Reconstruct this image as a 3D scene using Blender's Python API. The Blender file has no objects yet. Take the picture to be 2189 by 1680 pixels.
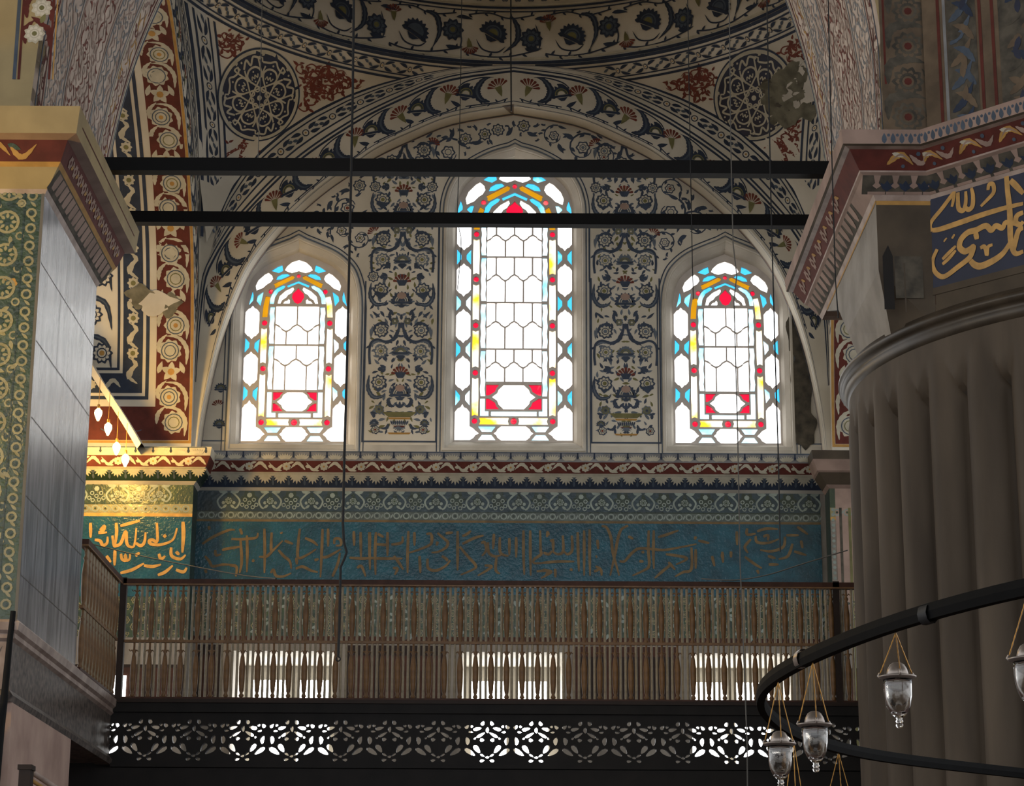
import bpy, math, random
from math import sin, cos, pi, sqrt, atan, atan2, radians, hypot
from mathutils import Vector, Matrix
C = bpy.context.scene.collection
RND = random.Random(7)

# ------------------------------------------------------------------ camera model
FP = 4816.0; TH = atan(1330/FP); RO = .0055
fw = Vector((0, cos(TH), sin(TH))); r0 = Vector((1, 0, 0)); u0 = Vector((0, -sin(TH), cos(TH)))
rt = r0*cos(RO)+u0*sin(RO); up = u0*cos(RO)-r0*sin(RO)
cam = bpy.data.cameras.new('camera'); co = bpy.data.objects.new('camera', cam); C.objects.link(co)
cam.sensor_width = 36; cam.lens = 36*FP/2189; cam.clip_end = 200
co.matrix_world = Matrix(((rt.x, up.x, -fw.x, 0), (rt.y, up.y, -fw.y, 0), (rt.z, up.z, -fw.z, 0), (0, 0, 0, 1)))
bpy.context.scene.camera = co

def ray(px, py): return fw+rt*((px-1094.5)/FP)+up*((840-py)/FP)
def atY(px, py, Y): d = ray(px, py); return d*(Y/d.y)       # survey helper: where a sight line meets the plane y = Y
def xz(px, py, Y): p = atY(px, py, Y); return (p.x, p.z)
def zY(py, Y, px=1092): return atY(px, py, Y).z
def atX(px, py, X): d = ray(px, py); return d*(X/d.x)
def atZ(px, py, Z): d = ray(px, py); return d*(Z/d.z)

# ------------------------------------------------------------------ materials
MATS = {}
def lin(h):
    h = h.lstrip('#'); o = []
    for i in (0, 2, 4):
        c = int(h[i:i+2], 16)/255; o.append(c/12.92 if c <= .04045 else ((c+.055)/1.055)**2.4)
    return (*o, 1)
def mat(name, hexc, rough=.7, metal=0, noise=.25, scale=3, hex2=None, stretch=(1, 1, 1), bump=0, bscale=20, emis=0, spec=.3, detail=4, trans=0, lo=.35, hi=.65):
    if name in MATS: return MATS[name]
    m = bpy.data.materials.new(name); m.use_nodes = True; nt = m.node_tree; N = nt.nodes; L = nt.links
    b = N['Principled BSDF']
    b.inputs['Roughness'].default_value = rough; b.inputs['Metallic'].default_value = metal
    b.inputs['Specular IOR Level'].default_value = spec
    if trans: b.inputs['Transmission Weight'].default_value = trans
    c1 = lin(hexc); c2 = lin(hex2) if hex2 else tuple(v*(1-noise) for v in c1[:3])+(1,)
    tc = N.new('ShaderNodeTexCoord'); mp = N.new('ShaderNodeMapping'); nz = N.new('ShaderNodeTexNoise'); rp = N.new('ShaderNodeValToRGB')
    mp.inputs['Scale'].default_value = stretch
    nz.inputs['Scale'].default_value = scale; nz.inputs['Detail'].default_value = detail
    rp.color_ramp.elements[0].position = lo; rp.color_ramp.elements[1].position = hi
    rp.color_ramp.elements[0].color = c2; rp.color_ramp.elements[1].color = c1
    L.new(tc.outputs['Object'], mp.inputs['Vector']); L.new(mp.outputs['Vector'], nz.inputs['Vector'])
    L.new(nz.outputs['Fac'], rp.inputs['Fac']); L.new(rp.outputs['Color'], b.inputs['Base Color'])
    if emis:
        L.new(rp.outputs['Color'], b.inputs['Emission Color']); b.inputs['Emission Strength'].default_value = emis
    if bump:
        n2 = N.new('ShaderNodeTexNoise'); n2.inputs['Scale'].default_value = bscale; bp = N.new('ShaderNodeBump')
        bp.inputs['Strength'].default_value = bump; bp.inputs['Distance'].default_value = .02
        L.new(mp.outputs['Vector'], n2.inputs['Vector']); L.new(n2.outputs['Fac'], bp.inputs['Height']); L.new(bp.outputs['Normal'], b.inputs['Normal'])
    MATS[name] = m; return m

CREAM = mat('painted_plaster', '#d3cdbf', .8, hex2='#b9b2a2', scale=1.4, detail=8)
PLAST = mat('stone_plaster', '#c9c4b9', .8, hex2='#adA79c', scale=2.2, detail=8)
GREY = mat('grey_paint', '#8a8b8c', .8, noise=.3, scale=6)
NAVY = mat('navy_paint', '#303a4d', .75, noise=.3, scale=8)
NAVY2 = mat('slate_paint', '#4f5a68', .75, noise=.3, scale=9)
SHADED = mat('shaded_brown_plaster', '#6f5f4d', .85, hex2='#54483b', scale=5, detail=8)  # plaster darkened: shade of the right wall and pier put into the colour
GLARE = mat('glare_navy_paint', '#3f4a5c', .75, noise=.3, scale=8)  # navy lightened to carry the window glare over the tympanum
GLARE2 = mat('pale_glare_paint', '#66707c', .75, noise=.3, scale=9)  # paler companion tone, window glare mixed into it as well
RED = mat('red_paint', '#743c30', .75, noise=.3, scale=9)
DRED = mat('oxblood_paint', '#5e2a22', .75, noise=.3, scale=9)
OLIVE = mat('olive_paint', '#77744c', .75, noise=.3, scale=9)
OCHRE = mat('ochre_paint', '#b48a4a', .7, noise=.25, scale=9)
PALE = mat('pale_leaf_paint', '#bfb9a6', .75, noise=.2, scale=9)
PINK = mat('rose_paint', '#a58d80', .8, noise=.3, scale=4)
LACE = mat('lace_paint', '#cdbdae', .85, hex2='#a8988b', scale=5, detail=8)
STAIN = mat('damp_stain', '#7b7767', .85, hex2='#59574a', scale=7, detail=10)
STAIN_SHADE = mat('dark_stain_and_shade', '#3c3933', .85, hex2='#5d574c', scale=9, detail=10)  # damage blotches, and right-hand paint darkened for shade
GILT = mat('gilt_letter', '#c99a4e', .45, noise=.3, scale=14, spec=.5)
GILT2 = mat('dull_gilt_letter', '#77603a', .5, noise=.45, scale=9, spec=.5)
TEAL = mat('teal_tile', '#1d5566', .28, hex2='#16404f', scale=5, bump=.4, bscale=30, spec=.5)
TNAVY = mat('navy_tile', '#20273f', .5, noise=.3, scale=6, spec=.4)
TGREEN = mat('green_tile', '#384b33', .35, hex2='#2a3b2f', scale=6, bump=.35, bscale=24, spec=.6)
TCREAM = mat('cream_tile', '#948c64', .35, noise=.25, scale=7, bump=.3, bscale=24, spec=.6)
TDARK = mat('dark_green_tile', '#27392f', .35, noise=.3, scale=6, bump=.3, bscale=24, spec=.6)
TBLUE = mat('slate_blue_tile', '#33464f', .35, hex2='#263740', scale=6, bump=.3, bscale=24, spec=.5)
TPALE = mat('pale_blue_tile', '#8f9c94', .4, noise=.3, scale=8, spec=.5)
MARBLE = mat('grey_marble', '#a2a2a5', .24, hex2='#717377', scale=2.2, stretch=(5, 5, .7), bump=.12, bscale=9, spec=.6, detail=8, lo=.38, hi=.62)
JOINT = mat('marble_joint', '#6a665f', .6, noise=.2)
SPECK = mat('speckled_marble', '#6f655d', .5, hex2='#3a3432', scale=22, detail=8, spec=.4)
PMOULD = mat('pink_marble', '#b3a196', .5, hex2='#8c7a70', scale=6, detail=6)
PWALL = mat('pink_plaster', '#c2a89a', .8, hex2='#a68c80', scale=2.5, detail=6)
COLST = mat('brown_column_stone', '#594e41', .7, hex2='#40372d', scale=1.6, stretch=(2, 2, .35), detail=8)
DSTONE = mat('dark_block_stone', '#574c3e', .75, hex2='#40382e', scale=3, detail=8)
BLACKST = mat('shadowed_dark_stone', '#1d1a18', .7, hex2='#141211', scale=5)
IRON = mat('black_iron', '#0b0b0c', .6, noise=.2, scale=12, spec=.15)
IRON2 = mat('dark_iron', '#060606', .7, noise=.3, scale=12, spec=.08)
WIRE = mat('black_cable', '#17181a', .6, noise=.2)
WIREG = mat('grey_wire', '#55524c', .6, noise=.2)
WOODR = mat('red_brown_wood', '#4a2c1e', .6, noise=.35, scale=12)
WOODG = mat('gilded_wood', '#7f5d38', .5, noise=.35, scale=18, spec=.4)
WOODP = mat('pale_bar_wood', '#9c8c6e', .45, noise=.35, scale=18, spec=.5)
WOODD = mat('dark_wood', '#2b1d15', .6, noise=.3, scale=9)
TRAC = mat('window_tracery', '#cfc8c2', .8, noise=.15, scale=6)
GW = mat('clear_window_glass', '#ffffff', .4, noise=.03, scale=4, emis=3.6)
GWL = mat('bright_sky_glass', '#ffffff', .4, noise=.03, scale=4, emis=11)
GB = mat('blue_window_glass', '#3fb0e0', .4, hex2='#b5ecff', scale=1.6, emis=1.5, lo=.34, hi=.42)
GB2 = mat('pale_blue_window_glass', '#d8f6ff', .4, hex2='#62c8f0', scale=2.5, emis=1.6, lo=.3, hi=.5)
GY = mat('yellow_window_glass', '#d99a10', .4, noise=.2, scale=3, emis=.85)
GY2 = mat('pale_yellow_window_glass', '#fffbe0', .4, hex2='#e8b52a', scale=2.2, emis=1.7, lo=.38, hi=.5)
GR = mat('red_window_glass', '#e0123c', .4, hex2='#ff6f6f', scale=6, emis=.95, lo=.28, hi=.4)
GT = mat('transom_glass', '#f2ead8', .4, noise=.1, scale=3, emis=.95)
BULB = mat('lit_bulb_glass', '#ffd98a', .3, noise=.02, emis=14)
BRASS = mat('brass', '#a5793a', .35, metal=.8, noise=.2, scale=9)
SILV = mat('tarnished_silver', '#9a8f86', .35, metal=.7, noise=.3, scale=14)
CARPET = mat('red_carpet', '#5d4a44', .95, noise=.3, scale=2)

def glass():
    m = bpy.data.materials.new('lamp_glass'); m.use_nodes = True; b = m.node_tree.nodes['Principled BSDF']
    b.inputs['Base Color'].default_value = (.95, .93, .9, 1); b.inputs['Roughness'].default_value = .02
    b.inputs['Transmission Weight'].default_value = 1.0; b.inputs['IOR'].default_value = 1.45
    n = m.node_tree.nodes.new('ShaderNodeTexNoise'); n.inputs['Scale'].default_value = 30
    bp = m.node_tree.nodes.new('ShaderNodeBump'); bp.inputs['Strength'].default_value = .05
    m.node_tree.links.new(n.outputs['Fac'], bp.inputs['Height']); m.node_tree.links.new(bp.outputs['Normal'], b.inputs['Normal'])
    return m
LGLASS = glass()

# ------------------------------------------------------------------ objects
def tag(o, label=None, cat=None, group=None, kind=None):
    if label: o['label'] = label
    if cat: o['category'] = cat
    if group: o['group'] = group
    if kind: o['kind'] = kind
    return o
def empty(name, loc=(0, 0, 0)):
    o = bpy.data.objects.new(name, None); C.objects.link(o); o.location = loc; return o

class MB:
    def __init__(s): s.v = []; s.f = []; s.m = []; s.sm = []; s.mats = []
    def mi(s, m):
        for i, q in enumerate(s.mats):
            if q is m: return i
        s.mats.append(m); return len(s.mats)-1
    def face(s, pts, m, smooth=False):
        n = len(s.v); s.v.extend(tuple(p) for p in pts); s.f.append(tuple(range(n, n+len(pts)))); s.m.append(s.mi(m)); s.sm.append(smooth)
    def grid(s, rows, m, closed=False, smooth=True):
        n = len(s.v); k = len(rows[0])
        for r in rows: s.v.extend(tuple(p) for p in r)
        i = s.mi(m)
        for a in range(len(rows)-1):
            for b in range(k if closed else k-1):
                c = (b+1) % k
                s.f.append((n+a*k+b, n+a*k+c, n+(a+1)*k+c, n+(a+1)*k+b)); s.m.append(i); s.sm.append(smooth)
    def box(s, lo, hi, m, skip=()):
        x0, y0, z0 = lo; x1, y1, z1 = hi
        q = [(x0, y0, z0), (x1, y0, z0), (x1, y1, z0), (x0, y1, z0), (x0, y0, z1), (x1, y0, z1), (x1, y1, z1), (x0, y1, z1)]
        for k, f in enumerate(((0, 3, 2, 1), (4, 5, 6, 7), (0, 1, 5, 4), (1, 2, 6, 5), (2, 3, 7, 6), (3, 0, 4, 7))):
            if k not in skip: s.face([q[i] for i in f], m)
    def prism(s, poly, z0, z1, m):
        n = len(poly)
        for i in range(n):
            a, b = poly[i], poly[(i+1) % n]
            s.face([(a[0], a[1], z0), (b[0], b[1], z0), (b[0], b[1], z1), (a[0], a[1], z1)], m)
        s.face([(p[0], p[1], z1) for p in poly], m); s.face([(p[0], p[1], z0) for p in reversed(poly)], m)
    def tube(s, pts, r, m, n=6, caps=True):
        pts = [Vector(p) for p in pts]; rows = []; prev = None
        for i, p in enumerate(pts):
            t = (pts[min(i+1, len(pts)-1)]-pts[max(i-1, 0)]).normalized()
            if prev is None:
                a = Vector((0, 0, 1)) if abs(t.z) < .9 else Vector((1, 0, 0)); prev = (a-t*a.dot(t)).normalized()
            prev = (prev-t*prev.dot(t)).normalized(); b = t.cross(prev); rr = r[i] if isinstance(r, (list, tuple)) else r
            rows.append([p+(prev*cos(2*pi*k/n)+b*sin(2*pi*k/n))*rr for k in range(n)])
        s.grid(rows, m, closed=True)
        if caps: s.face(rows[0][::-1], m); s.face(rows[-1], m)
    def lathe(s, c, prof, m, n=12, ax=None):
        c = Vector(c)
        rows = [[c+Vector((r*cos(2*pi*k/n), r*sin(2*pi*k/n), z)) for k in range(n)] for r, z in prof]
        s.grid(rows, m, closed=True)
    def build(s, name, parent=None, loc=None):
        me = bpy.data.meshes.new(name)
        v = s.v
        if loc is not None: v = [(p[0]-loc[0], p[1]-loc[1], p[2]-loc[2]) for p in v]
        me.from_pydata(v, [], s.f)
        for m in s.mats: me.materials.append(m)
        me.polygons.foreach_set('material_index', s.m); me.polygons.foreach_set('use_smooth', s.sm); me.update()
        o = bpy.data.objects.new(name, me); C.objects.link(o)
        if loc is not None and parent is None: o.location = loc
        if parent is not None: o.parent = parent
        return o

def plate(mb, outline, holes, fmap, thick, m, medge=None):
    """flat slab with holes: fmap(u, v, d) -> point, d = 0 front, thick = back"""
    cu = bpy.data.curves.new('tmp', 'CURVE'); cu.dimensions = '2D'; cu.fill_mode = 'NONE' if False else 'BOTH'; cu.extrude = .5
    for loop in [outline]+list(holes):
        sp = cu.splines.new('POLY'); sp.points.add(len(loop)-1)
        for q, p in zip(sp.points, loop): q.co = (p[0], p[1], 0, 1)
        sp.use_cyclic_u = True
    ob = bpy.data.objects.new('tmp', cu); me = bpy.data.meshes.new_from_object(ob)
    vs = [v.co.copy() for v in me.vertices]
    for p in me.polygons:
        z = [vs[i].z for i in p.vertices]; edge = max(z)-min(z) > .5
        if not edge and z[0] < 0 and thick is None: continue
        mb.face([fmap(vs[i].x, vs[i].y, 0 if vs[i].z > 0 else (thick or 0)) for i in p.vertices], (medge or m) if edge else m)
    bpy.data.meshes.remove(me); bpy.data.objects.remove(ob); bpy.data.curves.remove(cu)

def separate(polys, lo=None, hi=None):
    """keep hole outlines apart (and inside lo..hi), shrinking a little where two would touch"""
    keep = []; box = []
    for P in polys:
        for t in range(6):
            k = .88**t; cx = sum(p[0] for p in P)/len(P); cy_ = sum(p[1] for p in P)/len(P)
            Q = [(cx+(p[0]-cx)*k, cy_+(p[1]-cy_)*k) for p in P]; D = [(cx+(p[0]-cx)*k*1.1, cy_+(p[1]-cy_)*k*1.1) for p in P]
            b = (min(p[0] for p in D), max(p[0] for p in D), min(p[1] for p in D), max(p[1] for p in D))
            bad = lo is not None and (b[0] < lo[0] or b[1] > hi[0] or b[2] < lo[1] or b[3] > hi[1])
            if not bad:
                tq = inpoly(D)
                for K, kb in zip(keep, box):
                    if kb[0] > b[1] or kb[1] < b[0] or kb[2] > b[3] or kb[3] < b[2]: continue
                    tk = inpoly(K)
                    if any(tq(*p) for p in K) or any(tk(*p) for p in D): bad = True; break
            if not bad: keep.append(Q); box.append(b); break
    return keep

def cat(pts, n=6, closed=False):
    """smooth curve through points"""
    out = []; k = len(pts)
    for i in range(k if closed else k-1):
        if closed: a, b, c, d = pts[i-1], pts[i], pts[(i+1) % k], pts[(i+2) % k]
        else: a, b, c, d = pts[max(i-1, 0)], pts[i], pts[i+1], pts[min(i+2, k-1)]
        for j in range(n):
            t = j/n
            out.append(tuple(.5*((2*b[q])+(-a[q]+c[q])*t+(2*a[q]-5*b[q]+4*c[q]-d[q])*t*t+(-a[q]+3*b[q]-3*c[q]+d[q])*t**3) for q in range(len(b))))
    if not closed: out.append(tuple(pts[-1]))
    return out

# ------------------------------------------------------------------ ornament painter
LH = .0013
class Paint:
    cnt = 0
    def __init__(s, mb, f, clip=None): s.mb = mb; s.f = f; s.clip = clip; s.M = (1, 0, 0, 0, 1, 0); s.st = []
    def H(s, h): Paint.cnt = (Paint.cnt+1) % 23; return h*LH+Paint.cnt*.00005
    def push(s, x=0, y=0, ang=0, sc=1, mx=1):
        s.st.append(s.M); a, b, c, d, e, f = s.M; ca, sa = cos(ang)*sc, sin(ang)*sc
        p, q, r, t = ca*mx, -sa, sa*mx, ca
        s.M = (a*p+b*r, a*q+b*t, a*x+b*y+c, d*p+e*r, d*q+e*t, d*x+e*y+f); return s
    def pop(s): s.M = s.st.pop()
    def T(s, p): a, b, c, d, e, f = s.M; return (a*p[0]+b*p[1]+c, d*p[0]+e*p[1]+f)
    def ok(s, x, y, r=0):
        if s.clip is None: return True
        x, y = s.T((x, y)); k = hypot(s.M[0], s.M[3])*r
        return all(s.clip(x+dx*k, y+dy*k) for dx, dy in ((0, 0), (1, 0), (-1, 0), (0, 1), (0, -1)))
    def poly(s, pts, m, h=1):
        hh = s.H(h); s.mb.face([s.f(*s.T(p), hh) for p in pts], m)
    def rect(s, x0, y0, x1, y1, m, h=1, n=1):
        for i in range(n):
            a = x0+(x1-x0)*i/n; b = x0+(x1-x0)*(i+1)/n
            s.poly([(a, y0), (b, y0), (b, y1), (a, y1)], m, h)
    def vrect(s, x0, y0, x1, y1, m, h=1, n=1):
        for i in range(n):
            a = y0+(y1-y0)*i/n; b = y0+(y1-y0)*(i+1)/n
            s.poly([(x0, a), (x1, a), (x1, b), (x0, b)], m, h)
    def stroke(s, pts, w, m, h=1, taper=False, closed=False):
        n = len(pts); rows = []; hh = s.H(h)
        for i, p in enumerate(pts):
            if closed: a, b = pts[i-1], pts[(i+1) % n]
            else: a, b = pts[max(i-1, 0)], pts[min(i+1, n-1)]
            dx, dy = b[0]-a[0], b[1]-a[1]; l = hypot(dx, dy) or 1
            ww = (w[i] if isinstance(w, list) else w)/2
            if taper: ww *= max(.12, min(1, 4*min(i, n-1-i)/(n-1)+.12)) if taper is True else max(.1, 1-i/(n-1)*taper)
            nx, ny = -dy/l*ww, dx/l*ww
            hi = hh+i*.000012; rows.append([s.f(*s.T((p[0]+nx, p[1]+ny)), hi), s.f(*s.T((p[0]-nx, p[1]-ny)), hi)])
        if closed: rows.append(rows[0])
        s.mb.grid(rows, m, smooth=False)
    def curve(s, pts, w, m, h=1, taper=True, n=5): s.stroke(cat(pts, n), w, m, h, taper)
    def disc(s, x, y, r, m, h=1, n=14, lob=0, amp=.15, ry=None):
        k = n if not lob else lob*4
        s.poly([(x+r*(1+amp*cos(lob*2*pi*i/k) if lob else 1)*cos(2*pi*i/k), y+(ry or r)*(1+amp*cos(lob*2*pi*i/k) if lob else 1)*sin(2*pi*i/k)) for i in range(k)], m, h)
    def ring(s, x, y, r, w, m, h=1, n=20): s.stroke([(x+r*cos(2*pi*i/n), y+r*sin(2*pi*i/n)) for i in range(n)], w, m, h, closed=True)
    def leaf(s, x, y, ang, l, w, m, h=1, bend=0, n=5):
        ca, sa = cos(ang), sin(ang); A = []; B = []
        for i in range(n+1):
            t = i/n; px = l*t; py = bend*l*t*t; ww = w/2*sin(pi*t**.8)
            A.append((x+ca*px-sa*(py+ww), y+sa*px+ca*(py+ww)))
            if 0 < i < n: B.append((x+ca*px-sa*(py-ww), y+sa*px+ca*(py-ww)))
        s.poly(A+B[::-1], m, h)
    # --- flowers
    def rosette(s, x, y, r, outer, inner, eye, lob=8, h=2):
        if not s.ok(x, y, r*.9): return
        s.disc(x, y, r, outer, h, lob=lob, amp=.12); s.disc(x, y, r*.76, inner, h+1, lob=lob, amp=.12); s.ring(x, y, r*.47, r*.12, outer, h+2, 10); s.disc(x, y, r*.27, eye, h+2, n=8)
        for k in range(lob): s.stroke([(x+r*.56*cos(2*pi*(k+.5)/lob), y+r*.56*sin(2*pi*(k+.5)/lob)), (x+r*.74*cos(2*pi*(k+.5)/lob), y+r*.74*sin(2*pi*(k+.5)/lob))], r*.06, outer, h+2)
    def lotus(s, x, y, ang, r, m=None, inner=None, eye=None, h=2, n=9):
        """half-open flower: serrated dome, pale field, cup below"""
        m = m or NAVY; inner = inner or CREAM; eye = eye or NAVY2
        if not s.ok(x, y, r*.85): return
        s.push(x, y, ang-pi/2)
        for i in range(n):
            a = pi*(-.06+1.12*i/(n-1)); s.leaf(cos(a)*r*.55, sin(a)*r*.5, a, r*.5, r*.34, m, h)
        s.poly([(cos(pi*i/12)*r*.72, sin(pi*i/12)*r*.72) for i in range(13)], m, h+.5)
        s.poly([(cos(pi*i/12)*r*.62, sin(pi*i/12)*r*.62) for i in range(13)], inner, h+1); s.stroke([(cos(pi*i/12)*r*.47, sin(pi*i/12)*r*.47) for i in range(13)], r*.08, m, h+2)
        s.poly([(cos(pi*i/8)*r*.34, sin(pi*i/8)*r*.34) for i in range(9)], eye, h+2)
        s.poly([(-r*.95, -.02*r), (r*.95, -.02*r), (r*.7, -r*.25), (-r*.7, -r*.25)], m, h+1)
        s.poly([(-r*.5, -r*.3), (r*.5, -r*.3), (r*.15, -r*.62), (-r*.15, -r*.62)], m, h+1)
        s.pop()
    def fan(s, x, y, ang, r, m=None, h=2, n=7, spread=1.25, calyx=None):
        """carnation: wedge petals"""
        m = m or RED
        if not s.ok(x, y, r*.8): return
        s.push(x, y, ang-pi/2)
        for i in range(n):
            a = pi/2+spread*(2*(i+.5)/n-1); d = spread/n*.78
            s.poly([(cos(a-d*.3)*r*.3, sin(a-d*.3)*r*.3), (cos(a-d)*r*.92, sin(a-d)*r*.92), (cos(a)*r, sin(a)*r), (cos(a+d)*r*.92, sin(a+d)*r*.92), (cos(a+d*.3)*r*.3, sin(a+d*.3)*r*.3)], m, h)
        if calyx:
            s.poly([(-r*.3, r*.2), (r*.3, r*.2), (r*.2, -r*.35), (0, -r*.85), (-r*.2, -r*.35)], calyx, h+1)
        s.pop()
    def saz(s, pts, w, m=None, stripe=None, h=2):
        """long serrated curved leaf"""
        m = m or NAVY; c = cat(pts, 6); n = len(c)
        if not (s.ok(*pts[0]) and s.ok(*pts[len(pts)//2]) and s.ok(*pts[-1])): return
        s.stroke(c, [w*max(.06, sin(pi*(i/(n-1))**.8))*(1.12 if i % 2 else .88) for i in range(n)], m, h)
        if stripe: s.stroke(c[2:-2], [w*.3*max(.05, sin(pi*i/(n-5))) for i in range(n-4)], stripe, h+1)
    def spray(s, pts, w, m, leafl, h=1, n=6, taper=False):
        c = cat(pts, 5)
        if not (s.ok(*pts[0]) and s.ok(*pts[-1])): return
        s.stroke(c, w, m, h, taper)
        for k in range(n):
            i = int((k+.5)/n*(len(c)-1)); a = atan2(c[i+1][1]-c[i][1], c[i+1][0]-c[i][0])
            s.leaf(c[i][0], c[i][1], a+(.9 if k % 2 else -.9), leafl, leafl*.42, m, h, bend=.15)
    def scroll(s, x, y, r, ang, m, eye, mx=1, h=1):
        """spiral stem closing on a flower"""
        if not s.ok(x, y, r): return
        s.push(x, y, ang, 1, mx)
        c = [(r*(1-.55*t/14)*cos(.42*t), r*(1-.55*t/14)*sin(.42*t)) for t in range(13)]
        s.stroke(c, r*.14, m, h, .6)
        for k, t in enumerate((1, 3, 5, 7, 9)):
            a = atan2(c[t+1][1]-c[t][1], c[t+1][0]-c[t][0]); s.leaf(c[t][0], c[t][1], a-.9 if k % 2 else a+.7, r*.42, r*.22, m, h, bend=-.2)
        s.rosette(0, 0, r*.42, m, CREAM, eye, 6, h+1)
        s.leaf(r, 0, -1.9, r*.8, r*.25, m, h, bend=.3)
        s.pop()

def inpoly(poly):
    def t(x, y):
        c = False; j = len(poly)-1
        for i in range(len(poly)):
            a, b = poly[i], poly[j]
            if (a[1] > y) != (b[1] > y) and x < (b[0]-a[0])*(y-a[1])/(b[1]-a[1])+a[0]: c = not c
            j = i
        return c
    return t
def resample(pts, n):
    d = [0]
    for a, b in zip(pts, pts[1:]): d.append(d[-1]+math.dist(a, b))
    out = []; j = 0
    for i in range(n):
        s = d[-1]*i/(n-1)
        while j < len(d)-2 and d[j+1] < s: j += 1
        t = (s-d[j])/((d[j+1]-d[j]) or 1); out.append(tuple(a+(b-a)*t for a, b in zip(pts[j], pts[j+1])))
    return out, d[-1]

# ------------------------------------------------------------------ bay geometry (metres, eye at the origin)
YC, RB = 21.17, 3.63              # bay centre, half side
YA, YT, YL, YP = 24.8, 25.15, 24.95, 24.6   # arch face, tympanum, lower wall, pilaster front
ZD = 10.9                          # dome ring height
E_ = [(0, 10.40), (.73, 10.26), (1.22, 10.05), (1.61, 9.85), (1.84, 9.68), (2.2, 9.41), (2.5, 9.13), (2.77, 8.83), (2.97, 8.56), (3.1, 8.33), (3.2, 8.08), (3.3, 7.79), (3.4, 7.42), (3.48, 7.0), (3.54, 6.6), (3.57, 6.23), (3.575, 6.0)]
O_ = [(0, 10.87), (.75, 10.755), (1.24, 10.55), (1.9, 10.19), (2.6, 9.66), (3.17, 9.03), (3.38, 8.72), (3.53, 8.42), (3.6, 8.2), (3.628, 7.6), (3.63, 6.23), (3.63, 6.0)]
EH = cat(E_, 4); OH = cat(O_, 6)
def full(h): return [(-x, z) for x, z in h[::-1]]+h[1:]
EF = full(EH); OF = full(OH)
ES, EL = resample(EH, 81); OS, OL = resample(OH, 81)
PZ, PK, PR2 = 8.62, .657, 25.2     # pendentive ellipsoid
def pend_y(x, z): return YC+sqrt(max(PR2-((z-PZ)/PK)**2-x*x, .01))
def pend_z(r2): return PZ+PK*sqrt(max(PR2-r2, 0))

def hit_pend(px, py):
    d = ray(px, py); t = 22.0
    for _ in range(4000):
        p = d*t; q = PR2-((p.z-PZ)/PK)**2
        if (p.x**2+(p.y-YC)**2) >= q and p.y > YC: return (p.x, p.z)
        t += .002
    return (p.x, p.z)

def chain_band(p, u0, u1, v0, v1, dark=False, step=.3, n=None):
    """running leaf and rosette chain between v0 and v1"""
    w = v1-v0; vm = (v0+v1)/2
    if dark: p.rect(u0, v0, u1, v1, NAVY, 1, n or max(1, int((u1-u0)/.12)))
    k = max(1, round((u1-u0)/step)); st = (u1-u0)/k
    for i in range(k):
        u = u0+st*(i+.5)
        if not p.ok(u, vm, .02): continue
        lf = PALE if dark else NAVY
        p.disc(u, vm, w*.27, lf, 2, n=10); p.disc(u, vm, w*.19, CREAM if not dark else NAVY2, 3, n=10); p.disc(u, vm, w*.08, OCHRE, 4, n=6)
        for sx in (1, -1):
            for sy in (1, -1):
                p.leaf(u+sx*w*.33, vm+sy*w*.1, (0 if sx > 0 else pi)+sx*sy*.5, st*.34, w*.3, lf, 2, bend=-sx*sy*.25)
            p.leaf(u+sx*st*.5, vm, (pi if sx > 0 else 0)+.35, st*.2, w*.24, NAVY2 if not dark else CREAM, 2)

def lines(p, u0, u1, specs, n=40):
    for v0, v1, m in specs: p.rect(u0, v0, u1, v1, m, 1, n)

# ------------------------------------------------------------------ four arches of the bay
QH = [(x, pend_z(RB**2+x*x)) for x in (0, .4, .8, 1.2, 1.6, 2.0, 2.4, 2.7, 3.0, 3.2, 3.35, 3.43)]+[(3.5, 8.55), (3.58, 8.2), (3.625, 7.6), (3.63, 6.23), (3.63, 6.0)]
QS, QL = resample(QH, 81)
def band_map(mx, fm):
    def f(s, v, h):
        i = max(0, min(79.999, s/EL*80)); k = int(i); t = i-k
        def at(S): a, b = S[k], S[k+1]; return (a[0]+(b[0]-a[0])*t, a[1]+(b[1]-a[1])*t)
        e, o, q = at(ES), at(OS), at(QS)
        if v <= 1: x, z = e[0]+(o[0]-e[0])*v, e[1]+(o[1]-e[1])*v
        else: x, z = o[0]+(q[0]-o[0])*(v-1), o[1]+(q[1]-o[1])*(v-1)
        return fm(mx*x, z, -h)
    return f

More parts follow.
